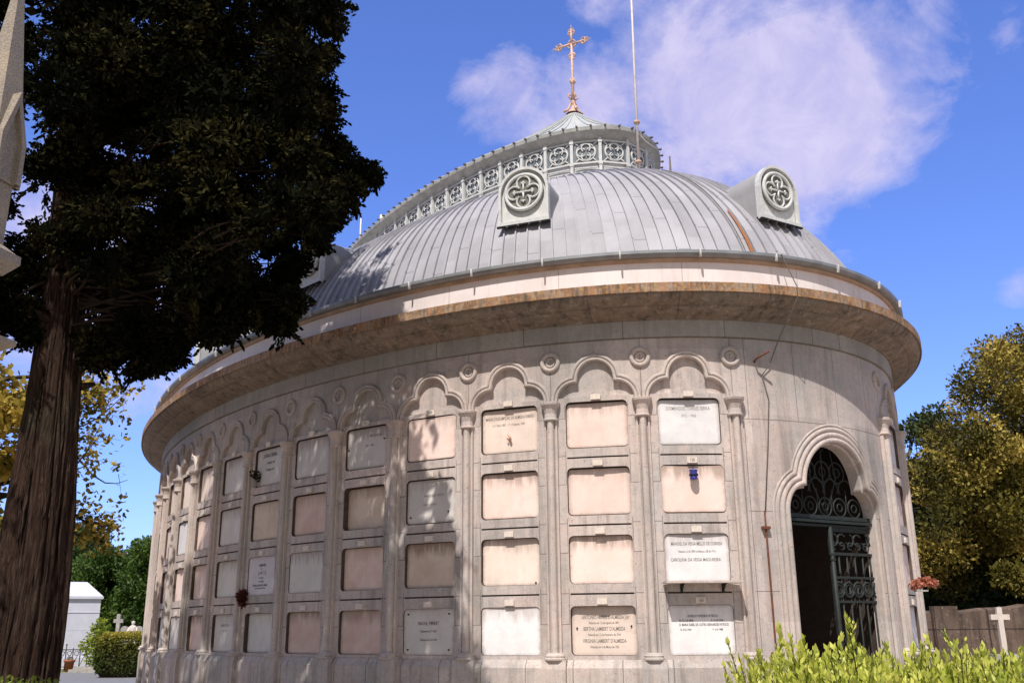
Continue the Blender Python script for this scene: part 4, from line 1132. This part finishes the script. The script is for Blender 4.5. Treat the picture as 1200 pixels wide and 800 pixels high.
# yellowing tree behind the conifer trunk
yp=[(-60,430),(20,432),(60,440),(55,500),(40,640),(-60,660)]
yt,ycl=tree('yellow_tree','yellow green broadleaf tree with thin arching branches behind the conifer trunk','tree',yp,M['yellow'],.14,120,(-12.2,18.,7.,.24),rng,15.5,19,.3,.55,60,aspect=.7)
tw=MB(); bl=[]
for (x0,y0),(x1,y1),s_,nl in(((70,500),(150,458),(.02),34),((70,480),(128,436),.02,26),((80,600),(138,610),.03,30),((75,560),(120,505),.02,22),((70,585),(125,640),.03,26),((80,520),(150,562),.015,5),((60,560),(112,540),.02,20),((70,440),(105,478),.02,34),((70,610),(132,628),.02,22),((60,470),(118,476),.02,34),((80,470),(100,440),.02,10)):
    a=at(x0,y0,17.2); b=at(x1,y1,16.6+rng.uniform(-.6,.6)); st=Vector((-11.9,18.,a.z-1.))
    limb(tw,st,a,.06,.03,-.03,rng=rng); limb(tw,a,b,.022,.004,.06,rng=rng)
    for _ in range(nl):
        f=rng.uniform(.0,1)**.8; c=a.lerp(b,f); e=c+Vector(rng.normal(size=3))*.18
        tw.tube([c,e],[.006,.002],4,cap=False)
        for _ in range(8): bl.append(e+Vector(rng.normal(size=3))*.09)
tw.build('branches',M['twig'],yt,origin=yt.location)
bl=np.array([tuple(v) for v in bl]); leaves_mesh('crown',bl,unit(len(bl),rng),.10,.7,M['yellow'],yt,None,rng,origin=yt.location)
# distant dark green trees
for nm,lab,py,tr_,Y,c in (('broadleaf_tree','dark green round topped tree just right of the conifer trunk',[(74,640),(92,624),(112,632),(128,655),(128,735),(74,735)],(-32,66,5.5,.4),66,'dgreen'),
 ('broadleaf_tree','broad mid green tree behind the white tomb',[(84,690),(96,668),(112,652),(134,650),(146,672),(150,735),(84,740)],(-26.5,58,4.2,.35),58,'green'),
 ('broadleaf_tree','tall green tree half hidden by the left edge of the rotunda',[(150,690),(160,660),(172,642),(200,640),(200,740),(150,740)],(-22,56,4.2,.35),56,'green'),
 ('broadleaf_tree','dark tree in the shade between the other far trees',[(60,690),(190,690),(190,744),(60,744)],(-29,72,4,.35),72,'dgreen')):
    tree(nm,lab,'tree',py,M[c],.19,95,tr_,rng,Y-2.5,Y+2.5,.7,1.4,75,aspect=.7,group='far broadleaf trees')
def gnd(x,y):
    a=at(x,y,1.); k=-EYE/(a.z-EYE); return Vector((a.x*k,k,0))
# hedge, small bush
def hedge(name,label,cat,c,size,mat,n,leaf,rng,rot=0,round_=.18):
    t=thing(name,label,cat,c); P=rng.uniform(-1,1,(n,3)); 
    ax=rng.integers(0,3,n); sg=np.sign(rng.uniform(-1,1,n)); sg[ax==2]=1
    dep=1-rng.uniform(0,.16,n)**1.0
    for i in range(3): P[ax==i,i]=(sg*dep)[ax==i]
    P=P/np.maximum(1,(np.abs(P)**3.6).sum(1)**(1/3.6))[:,None]
    P+=rng.normal(size=(n,3))*.045
    P*=np.array(size)/2; P[:,2]+=size[2]/2
    ca,sa=math.cos(rot),math.sin(rot); P[:,:2]=P[:,:2]@np.array([[ca,sa],[-sa,ca]])
    D=unit(n,rng); D[:,2]=np.abs(D[:,2])*.8; D/=np.linalg.norm(D,axis=1)[:,None]
    tint=np.clip((P[:,2]/size[2])**2.2*.95+rng.uniform(-.2,.2,n),0,1)
    leaves_mesh('foliage',P,D,leaf,.6,mat,t,tint,rng)
    m=MB(); m.box((0,0,size[2]*.38),(size[0]*.7,size[1]*.7,size[2]*.74),Matrix.Rotation(rot,3,'Z')); m.build('branch_core',M['twig'],t); return t
g=gnd(133,794); hedge('clipped_hedge','clipped box hedge with golden top beside the rotunda plinth','hedge',(g.x+.02,g.y+1.,0),(2.0,1.9,1.6),M['hedge'],16000,.085,rng)
g=at(115,745,43); g.z=0; t=thing('round_bush','bright green loose bush between the white tomb and the hedge','bush',g)
P,D,T=clump_points([(g+Vector((x,y,z)),r) for x,y,z,r in((0,0,1.5,.5),(.25,.2,1.1,.5),(-.25,0,1.1,.5),(.05,0,1.85,.4),(.1,0,2.1,.22),(0,0,.6,.5))],180,rng); leaves_mesh('foliage',P,D,.14,.6,M['lime'],t,T*.5,rng,origin=g)
# small clipped bushes at the foot of the frame
for px,lab in((6,'small round green shrub at the foot of the conifer, at the picture edge'),(43,'small round green shrub standing right in front of the conifer trunk')):
    g=at(px,795,7.2); c=Vector((g.x,7.2,0)); t=thing('round_shrub',lab,'shrub',c)
    P,D,T=clump_points([(c+Vector((0,0,z_)),.24) for z_ in(.3,.55,.8,g.z-.16)],1500,rng,shell=.25); leaves_mesh('foliage',P,D,.035,.5,M['lime'],t,T*.6,rng,origin=c)
    m=MB(); m.tube([(0,0,0),(0,0,.9)],.02,6); m.build('stem',M['twig'],t)

# bright shrub in the right foreground: upright shoots with paired leaves
rng=np.random.default_rng(21)
sb=Vector((2.05,4.75,0)); t=thing('euonymus_shrub','dense lime green shrub with upright leafy shoots in the right foreground','shrub',sb)
LC=[];LD=[];TI=[];stm=MB()
def toph(x):  # crown height across the shrub
    f=(x-.88)/(3.2-.88); return 1.465+.08*math.sin(min(1,max(0,f*3))*PI/2)-.10*max(0,f-.55)*2-.9*max(0,.16-f)*1.6
for i in range(1150):
    x=rng.uniform(.86,3.5); y=rng.uniform(4.1,5.5); h=toph(x)+.03*math.sin(x*5.1+1)+.02*math.sin(x*11)-.10*abs(y-4.7)+rng.uniform(-.20,.04)
    if rng.uniform()<.06: h+=rng.uniform(.05,.16)
    lean=Vector((rng.normal()*.20,rng.normal()*.20,1)).normalized(); L=rng.uniform(.26,.42)
    b=Vector((x,y,h-L)); tipp=b+lean*L; 
    if i%2==0: stm.tube([b,tipp],[.004,.002],4,cap=False)
    k=int(L/.021); side=rng.uniform(0,PI)
    for j in range(k):
        f=(j+.5)/k; c=b+lean*L*f; side+=PI/2+rng.normal()*.2
        for sg in(0,PI):
            o=Vector((math.cos(side+sg),math.sin(side+sg),0)); d=(o*(.95-.55*f)+lean*(.55+.6*f)).normalized(); ln=.036*(1-.35*f)
            LC.append(c+d*ln*.6); LD.append(d); TI.append(.25+.55*f+rng.uniform(-.2,.25))
LC=np.array([tuple(v) for v in LC]);LD=np.array([tuple(v) for v in LD])
leaves_mesh('foliage',LC,LD,.042,.42,M['lime'],t,np.array(TI),rng,origin=sb,fold=.08)
P=np.stack([rng.uniform(.9,3.5,16000),rng.uniform(4.2,5.4,16000),rng.uniform(.15,1,16000)],1); P[:,2]*=np.array([toph(x)-.12 for x in P[:,0]])
leaves_mesh('foliage',P,unit(16000,rng),.06,.45,M['lime'],t,rng.uniform(0,.5,16000),rng,origin=sb)
for _ in range(120): x=rng.uniform(1,3.4);y=rng.uniform(4.3,5.3); stm.tube([(x*.6+.8,4.75,0),(x,y,toph(x)-.3)],[.012,.005],5,cap=False)
stm.build('stems',M['twig'],t,origin=sb)

# ------------------------------------------------------------------ ground
def ground_mat():
    k=NT('ground_gravel'); p=k.pos(); a=k.noise(p,.25,5,.6); b=k.noise(p,40,4,.7); g=k.noise(p,2,4,.6)
    col=k.mix(k.ramp(a,.4,.6),(.40,.33,.27),(.32,.27,.22)); col=k.mix(k.math('MULTIPLY',k.ramp(g,.55,.7),.6),col,(.09,.11,.035)); col=k.mix(k.math('MULTIPLY',k.ramp(b,.5,.7),.4),col,(.13,.11,.09))
    return k.bsdf(col,.95,bump=b,bstr=.4)
g=MB(); g.grid([[(-1500,-1500,-.004),(1500,-1500,-.004)],[(-1500,1500,-.004),(1500,1500,-.004)]]); tag(g.build('ground',ground_mat()),kind='structure')
pth=MB(); a0=gnd(60,796);a1=gnd(200,796); y0,y1=a0.y-9,gnd(130,787.5).y
pth.grid([[(-40,y0,.004),(-2,y0,.004)],[(-40,y1-.3,.004),(-2,y1+.3,.004)]]); tag(pth.build('path',simple('asphalt_path',(.23,.225,.23),.95,.2,3)),kind='structure')
gr=MB(); y2=gnd(100,781).y+9; gr.grid([[(-60,y1+.4,.004),(-4,y1+.8,.004)],[(-60,y2,.004),(-4,y2,.004)]]); tag(gr.build('grass_verge',simple('dry_grass',(.17,.16,.05),.95,.5,6,c2=(.10,.12,.03))),kind='structure')

# ------------------------------------------------------------------ cemetery things at the left
M['tombwhite']=simple('tomb_render',(.64,.64,.72),.8,.10,3)
M['terra']=simple('terracotta',(.36,.13,.07),.8,.2,20)
M['oldstone']=simple('old_stone',(.44,.41,.37),.9,.4,7)
M['statue']=simple('pale_statue',(.68,.60,.54),.8,.15,10)
g=gnd(93,784); g.y+=2.0; TX=at(107,700,g.y-.9).x-1.2
t=thing('white_tomb','tall plain whitewashed tomb with low pyramid roof behind the iron railing','tomb',(TX,g.y,0))
def hz(px,py,Y): return at(px,py,Y).z
Z1=hz(100,701,g.y-1.1); Z0=hz(90,689,g.y-.3)
t.rotation_euler=(0,0,R(27)); m=MB(); m.box((0,0,Z1/2),(2.25,2.2,Z1)); m.box((0,0,.25),(2.4,2.35,.5)); m.build('wall',M['tombwhite'],t)
m=MB(); m.box((0,0,Z1-.62),(2.29,2.24,.05)); m.box((0,0,Z1*.55),(2.26,2.21,.015)); m.build('string_course',M['tombwhite'],t)
m=MB(); m.box((0,0,Z1+.06),(2.44,2.4,.12)); b=len(m.v)
v=[m.vert(p) for p in((-1.2,-1.18,Z1+.12),(1.2,-1.18,Z1+.12),(1.2,1.18,Z1+.12),(-1.2,1.18,Z1+.12),(-.5,0,Z0+.32),(.5,0,Z0+.32))]
for f in((0,1,5,4),(1,2,5),(2,3,4,5),(3,0,4)): m.face([v[i] for i in f])
m.build('roof',M['tombwhite'],t)
# railing
a=gnd(58,786);b=gnd(100,786); t=thing('iron_railing','low black wrought iron railing with slanting bars before the white tomb','railing',a)
m=MB(); L=b-a
for i in range(6):
    p=L*(i/5); m.tube([p,p+Vector((0,0,.98 if i%2 else 1.12))],.022,6); m.lathe([(.0,1.16),(.04,1.12),(.02,1.06)],c=p,n=6) if i%2==0 else None
m.build('post',M['blackiron'],t); m=MB(); m.tube([(0,0,.9),L+Vector((0,0,.9))],.02,6); m.tube([(0,0,.18),L+Vector((0,0,.18))],.015,6)
m.build('rail',M['blackiron'],t); m=MB()
for i in range(5):
    p=L*(i/5);q=L*((i+1)/5); m.tube([p+Vector((0,0,.18)),q+Vector((0,0,.9))],.013,5)
    m.torus(((p+q)/2+Vector((0,0,.75))),.09,.012,'Y',14,5)
m.build('brace',M['blackiron'],t)
g=gnd(86,786)+Vector((0,-.5,0)); t=thing('flower_pot','terracotta flower pot on the ground in front of the railing','flower pot',g)
m=MB(); m.lathe([(0,.0),(.15,.0),(.20,.40),(.235,.40),(.24,.50),(.20,.50),(.18,.44),(0,.44)],n=20); m.build('pot',M['terra'],t)
P,D,T=clump_points([(g+Vector((0,0,.54)),.16)],400,rng); leaves_mesh('plant',P,D,.08,.5,M['hedge'],t,T,rng,origin=g)
g=gnd(112,787)+Vector((0,.3,0)); t=thing('grave_slab','low pale stepped grave slab at the end of the hedge','grave',g)
m=MB(); m.box((0,0,.12),(1.3,1.9,.24)); m.build('plinth',M['oldstone'],t); m=MB(); m.box((.1,.3,.33),(.8,1.2,.18)); m.build('slab',M['statue'],t)
g=gnd(96,788)+Vector((0,.1,0)); t=thing('grave_border','low stone border of a grave beside the flower pot','grave',g)
m=MB(); m.box((0,0,.07),(1.2,.18,.14)); m.box((-.5,.9,.07),(.18,1.62,.14)); m.build('kerb',M['oldstone'],t); m=MB(); m.box((0,.9,.10),(.78,1.4,.06)); m.build('cover',M['statue'],t)
def stone_cross(name,label,px,ytop,ybase,yarm,halfw,Y,mat,tk=.11,peddims=(.5,.5)):
    top=at(px,ytop,Y); zb=at(px,ybase,Y).z; za=at(px,yarm,Y).z; s=1127/Y; hw_=halfw/s; x=at(px,(ytop+ybase)/2,Y).x
    t=thing(name,label,'cross',(x,Y,0)); m=MB()
    m.box((0,0,(top.z+zb)/2),(tk,tk*.8,top.z-zb)); m.box((-hw_/2-tk/4,0,za),(hw_-tk/2,tk*.78,tk)); m.box((hw_/2+tk/4,0,za),(hw_-tk/2,tk*.78,tk)); m.build('cross',mat,t)
    m=MB(); m.box((0,0,zb-.06),(peddims[0],peddims[1],.12)); m.box((0,0,(zb-.12)/2),(peddims[0]*.72,peddims[1]*.72,zb-.12)); m.build('pedestal',M['oldstone'],t); return t
stone_cross('grave_cross','grey stone cross on a pedestal rising behind the clipped hedge',138.5,719,747,727,5.2,42,M['oldstone'],.15,(.7,.6))
t=thing('grave_statue','small pale robed statue on a grave beside the stone cross','statue',(0,0,0)); Y=42; b=at(154,753,Y); tpz=at(154,727,Y).z; h=tpz-b.z
t.location=(b.x,Y,0); m=MB(); 
rows=[]
for f,rx,ry in((0,.24,.2),(.15,.22,.18),(.35,.17,.14),(.5,.15,.12),(.62,.18,.13),(.72,.20,.13),(.78,.12,.09),(.81,.055,.055),(.84,.065,.07),(.90,.09,.095),(.96,.08,.09),(1.0,.02,.02)):
    rx*=h;ry*=h; rows.append([(rx*math.cos(2*PI*k/14),ry*math.sin(2*PI*k/14),b.z+h*f) for k in range(14)])
m.grid(rows,True,smooth=True); 
for sg in(-1,1): m.tube([(sg*.18*h,0,b.z+h*.7),(sg*.21*h,-.08*h,b.z+h*.5),(sg*.04*h,-.2*h,b.z+h*.58)],[.05*h,.045*h,.03*h],7)
m.build('figure',M['statue'],t); m=MB(); m.box((0,0,b.z/2),(.44*h+.1,.4*h+.1,b.z)); m.build('pedestal',M['oldstone'],t)
for px,pw,yt_,lab in((146.5,4,733,'narrow grey gravestone between the stone cross and the statue'),(163,5,733,'pale gravestone right of the small statue')):
    Y=43.5; a=at(px,yt_,Y); t=thing('gravestone',lab,'gravestone',(a.x,Y,0)); w=pw/26/1.0
    m=MB(); o=arch_outline(w,a.z-w,w,8); m.grid([[(x,y,z) for x,z in o] for y in(-.06,.06)],smooth=False); 
    c=[m.vert((x,-.06,z)) for x,z in o]; m.face(c); m.build('slab',M['oldstone'],t); m=MB(); m.box((0,0,.1),(w*2+.2,.3,.2)); m.build('foot',M['oldstone'],t)

# ------------------------------------------------------------------ right: old cemetery wall with a cross
def oldwall_mat():
    k=NT('old_wall'); p=k.pos(); a=k.noise(p,1.2,5,.65); b=k.noise(k.scale(p,(3,3,.35)),2.5,5,.75); c=k.noise(p,14,4,.7); u=k.sep(p)[0]
    col=k.mix(k.ramp(a,.4,.65),(.17,.12,.095),(.095,.068,.052)); col=k.mix(k.ramp(b,.48,.66),col,(.055,.04,.032)); col=k.mix(k.math('MULTIPLY',k.ramp(c,.58,.7),.5),col,(.34,.30,.26))
    j=k.math('MAXIMUM',line(k,k.math('SUBTRACT',k.math('FRACT',k.math('MULTIPLY',u,.9)),.5),.012),line(k,k.math('SUBTRACT',k.sep(p)[2],1.55),.012))
    col=k.mix(k.math('MULTIPLY',j,.8),col,(.03,.022,.018))
    return k.bsdf(col,.95,bump=k.math('SUBTRACT',c,j),bstr=.6,bdist=.02)
M['oldwall']=oldwall_mat()
Y=20; za=at(1090,719,Y).z; zb=at(1200,706,Y).z; xa=at(1070,730,Y).x; xb=at(1200,730,Y).x+9
t=thing('stone_wall','old dark weathered stone wall below the golden tree','wall',(xa,Y,0)); m=MB(); N_=40
rngw=np.random.default_rng(2)
rows=[]
for i in range(N_+1):
    x=(xb-xa)*i/N_; zt=za+(zb-za)*min(1,i/N_*3.2)+rngw.uniform(-.03,.03); rows.append([(x,0,0),(x,rngw.uniform(-.02,.02),zt*.5),(x,-.02,zt-.02),(x,.18,zt+.03),(x,.4,zt-.02),(x,.42,0)])
m.grid(rows); m.build('masonry',M['oldwall'],t)
m=MB(); 
for px in(1106,): 
    x=at(px,730,Y).x-xa; m.box((x,-.06,1.0),(.5,.14,2.0))
m.build('pier',M['oldwall'],t)
stone_cross('grave_cross','pale stone cross with tapering shaft before the old dark wall at right',1173.5,711,766,722.5,10.5,17.5,M['statue'],.09,(.5,.36))

# ------------------------------------------------------------------ left: mausoleum with spired pinnacle
def roughstone():
    k=NT('pinnacle_granite'); p=k.pos(); a=k.noise(p,70,4,.7); b=k.noise(p,3,4,.6); col=k.mix(k.ramp(a,.4,.65),(.42,.36,.29),(.25,.21,.165)); col=k.mix(k.math('MULTIPLY',k.ramp(b,.5,.7),.5),col,(.55,.44,.30))
    return k.bsdf(col,.9,bump=a,bstr=.8,bdist=.02)
M['pinn']=roughstone()
PY=6.0; ax=at(-4,155,PY).x; PO=Vector((ax,PY,0)); t=thing('mausoleum','pale granite mausoleum with gabled spire pinnacle at the left edge','mausoleum',PO)
zz_=lambda y: at(-4,y,PY).z
def sq(r,z,a=R(31)-PI/2): return [(r*math.cos(a+PI/2*k),r*math.sin(a+PI/2*k),z) for k in range(4)]
rs=.165
zsp=zz_(160); zap=zz_(-40)
m=MB(); m.grid([sq(rs,zsp),sq(.012,zap)],True); m.lathe([(.0,zap+.1),(.04,zap+.06),(.04,zap+.02),(.012,zap-.02)],n=10); m.build('spire',M['pinn'],t)
m=MB(); m.grid([sq(rs*.88,zz_(290)),sq(rs*.88,zsp)],True); m.build('shaft',M['pinn'],t)
# gablets on each side
for k in range(4):
    a=R(31)-PI/2+PI/2*k+PI/4; n_=Vector((math.cos(a),math.sin(a),0)); s_=Vector((-n_.y,n_.x,0)); hw_=rs*.72; o_=n_*(rs*.62)
    z0=zz_(214);z1=zz_(165);z2=zz_(112)
    def P_(u,z,d): return o_+s_*u+n_*d+Vector((0,0,z))
    g=MB(); hw_*=.95; prof2=[(-hw_,z0),(-hw_,z1),(0,z2),(hw_,z1),(hw_,z0)]; inn=[(-hw_*.66,z0),(-hw_*.66,z1-.02),(0,z2-.10),(hw_*.66,z1-.02),(hw_*.66,z0)]
    g.grid([[P_(u,z,.06) for u,z in prof2],[P_(u,z,.06) for u,z in inn],[P_(u,z,.02) for u,z in inn]]); g.grid([[P_(u,z,-.02) for u,z in prof2],[P_(u,z,.06) for u,z in prof2]])
    c=[g.vert(P_(u,z,.02)) for u,z in inn]; g.face(c); g.build('gablet',M['pinn'],t)
m=MB(); z3=zz_(290); rows=[sq(r,z) for r,z in((rs*.86,z3+.05),(.25,z3-.02),(.265,z3-.02),(.265,z3-.08),(.17,z3-.17),(.15,z3-.17),(.15,z3-.22))]; m.grid(rows,True); m.build('cornice',M['pinn'],t)
z4=zz_(391); m=MB(); m.grid([sq(.14,z3-.20),sq(.14,z4+.03)],True); m.build('drum',M['pinn'],t)
m=MB(); m.grid([sq(.15,z4+.03),sq(.30,z4-.005),sq(.31,z4-.005),sq(.31,z4-.04),sq(.20,z4-.10)],True); m.build('lower_cornice',M['pinn'],t)
# body stands further left, off the frame edge
m=MB(); m.grid([sq(.20,z4-.16),sq(.20,0)],True); m.box((-2.6,.2,(z4-.5)/2),(2.2,2.6,z4-.5)); m.build('wall',M['pinn'],t)
m=MB(); m.box((-2.6,.2,z4-.45),(2.3,2.75,.1)); b=len(m.v); zr=z4-.4
v=[m.vert(p) for p in((-3.75,-1.18,zr),(-1.45,-1.18,zr),(-1.45,1.58,zr),(-3.75,1.58,zr),(-2.6,-1.18,zr+1.2),(-2.6,1.58,zr+1.2))]
for f in((0,1,4),(1,2,5,4),(2,3,5),(3,0,4,5)): m.face([v[i] for i in f])
m.build('roof',M['pinn'],t)

# ------------------------------------------------------------------ things left on the rotunda
M['blue']=simple('blue_glass',(.05,.05,.32),.3,.3,20,spec=.6); M['redfl']=leaf_mat('dried_red_flowers',(.06,.012,.01),(.12,.03,.02),(.2,.06,.04),.1)
M['pinkfl']=leaf_mat('faded_flowers',(.30,.08,.04),(.5,.18,.11),(.62,.32,.22),.2)
# blue lantern on the second slab of the bay nearest the door
s0=bays[0]; p=W(s0,WALL+.055,H(ROWT[1])-.13); t=thing('grave_lantern','small blue hanging grave lantern on the slab beside the doorway','lantern',p); t.rotation_euler=(0,0,rot_out(t_of(s0)))
m=MB(); m.lathe([(0,-.065),(.045,-.065),(.052,-.05),(.045,-.04),(.05,.0),(.045,.03),(.055,.045),(.05,.055),(0,.06)],n=18); m.build('glass_cup',M['blue'],t)
m=MB(); m.lathe([(0.056,-.02),(.058,-.01),(.056,.0)],n=18); m.tube([(0,0,.06),(0,.02,.10),(0,.05,.11)],.004,5); m.build('holder',M['blackiron'],t)
# dried red flowers left of the lilac slab
s0=bays[6]; p=W(s0-.44,WALL+.05,H(.50)); t=thing('dried_bouquet','bunch of dark red dried flowers beside the lilac slab','flowers',p)
P,D,T=clump_points([(p,.11),(p+Vector((.02,0,-.08)),.09),(p+Vector((0,0,.06)),.08)],2200,rng); leaves_mesh('blossoms',P,D,.05,.8,M['redfl'],t,T,rng,origin=p)
m=MB(); m.tube([(0,0,-.18),(0,0,0)],.012,6); m.build('stalks',M['twig'],t)
# green vase at top slab of the same bay
s0=bays[6]; p=W(s0-.33,WALL+.04,H(2.20)); t=thing('flower_vase','small wall vase with dark green sprig on the upper lettered slab','vase',p)
m=MB(); m.lathe([(0,-.02),(.03,-.02),(.045,.06),(.03,.13),(.04,.15)],n=12); m.build('vase',M['oldstone'],t)
P,D,T=clump_points([(p+Vector((0,0,.2)),.09),(p+Vector((0.03,0,.12)),.07)],1500,rng); leaves_mesh('sprig',P,D,.05,.5,M['conifer'],t,T,rng,origin=p)
# small bronze hook on the cream slab
s0=bays[2]; p=W(s0,WALL-.03,H(2.36)); t=thing('bronze_flower_holder','small bronze flower holder on the cream inscribed slab','flower holder',p)
m=MB(); m.tube([(0,.02,-.03),(.02,-.02,.0),(.01,-.03,.05),(-.02,-.02,.07)],[.012,.018,.016,.008],7); m.tube([(-.015,-.02,.0),(-.03,-.03,.04)],[.01,.005],6); m.build('holder',M['copper'],t); t.rotation_euler=(0,0,rot_out(t_of(s0)))
# flowers at the right edge
s0=baysR[0]; p=on_ellipse(1074,683,EA+.02,EB+.02); p.x+=.05; t=thing('flower_bouquet','faded pink red flowers at the right edge of the rotunda','flowers',p)
P,D,T=clump_points([(p+Vector((x,0,z)),.085) for x,z in((0,0),(.09,.02),(-.07,-.02),(.17,.0))],2200,rng); leaves_mesh('blossoms',P,D,.05,.8,M['pinkfl'],t,T,rng,origin=p)
m=MB(); m.box((.0,0,-.10),(.16,.10,.02)); m.build('tray',M['oldstone'],t)

# ------------------------------------------------------------------ world and sun
w=bpy.data.worlds.new('World'); sc.world=w; w.use_nodes=True; nt=w.node_tree; nt.nodes.clear()
class WN(NT):
    def __init__(s,t): s.t=t
k=WN(nt)
AZ=R(-106); EL=R(55.5)
sun_dir=Vector((math.cos(AZ)*math.cos(EL),math.sin(AZ)*math.cos(EL),math.sin(EL)))
sky=k.n('ShaderNodeTexSky',sky_type='NISHITA'); sky.sun_disc=False; sky.sun_elevation=EL; sky.sun_rotation=math.atan2(sun_dir.x,sun_dir.y); sky.dust_density=.6; sky.ozone_density=2.5; sky.air_density=1.
tc=k.n('ShaderNodeTexCoord').outputs['Generated']
x,y,z=k.sep(tc)[0:3]
tint=k.mix(k.ramp(y,-.35,.45),(1.30,1.05,.88),(1.22,1.45,2.42)); base=k.mix(1.,sky.outputs[0],tint,'MULTIPLY')  # warm tint added to the sky behind the camera to warm shaded walls
def pdir(px,py):
    v=at(px,py,1.)-Vector((0,0,EYE)); return v.normalized()
nz=k.noise(k.scale(tc,(1,1,1.5)),6.5,9,.62,.5); nz2=k.noise(tc,16,7,.68,.4)
def blob(px,py,r0,r1,amp):
    d=pdir(px,py); dp=k.n('ShaderNodeVectorMath',operation='DISTANCE'); k.l(tc,dp.inputs[0]); dp.inputs[1].default_value=d
    return k.ramp(dp.outputs['Value'],r0,r1,amp,0.)
mask=None
for b in((940,120,.04,.20,.66),(1030,110,.0,.11,.5),(830,120,.04,.20,.64),(800,30,.0,.2,.52),(700,130,.01,.15,.60),(610,105,.0,.10,.52),(560,95,.0,.06,.42),(910,175,.0,.09,.42),(700,0,.0,.10,.46),(950,0,.0,.16,.46),(1190,340,.0,.07,.33),(1230,290,.0,.10,.3),(150,350,.0,.3,.5),(60,300,.0,.25,.5),(30,450,0,.2,.35),(1180,45,0,.09,.2)):
    o=blob(*b); mask=o if mask is None else k.math('MAXIMUM',mask,o)
f=k.math('ADD',k.math('MULTIPLY',nz,1.),k.math('MULTIPLY',nz2,.25)); f=k.math('ADD',f,mask)
cm_=k.ramp(f,.86,1.16); cm_=k.math('MULTIPLY',cm_,.86)
hz_=k.ramp(z,.02,.35,.0,.0)
ccol=(6.1,5.4,8.6)
cc=k.mix(k.ramp(nz2,.35,.7),(5.7,5.4,8.7),(7.9,7.3,9.7))
col=k.mix(cm_,base,cc)
bg=k.n('ShaderNodeBackground'); k.l(col,bg.inputs[0]); bg.inputs[1].default_value=.10
o=k.n('ShaderNodeOutputWorld'); k.l(bg.outputs[0],o.inputs[0])
sl=bpy.data.lights.new('sun','SUN'); sl.energy=5.0; sl.angle=R(.53); sl.color=(1,.945,.885); so_=bpy.data.objects.new('sun',sl); COL.objects.link(so_)
so_.rotation_euler=sun_dir.to_track_quat('Z','Y').to_euler(); so_.location=(-3,-8,20)
sc.view_settings.view_transform='Standard'; sc.view_settings.look='None'; sc.view_settings.exposure=0
sc.render.engine='CYCLES'
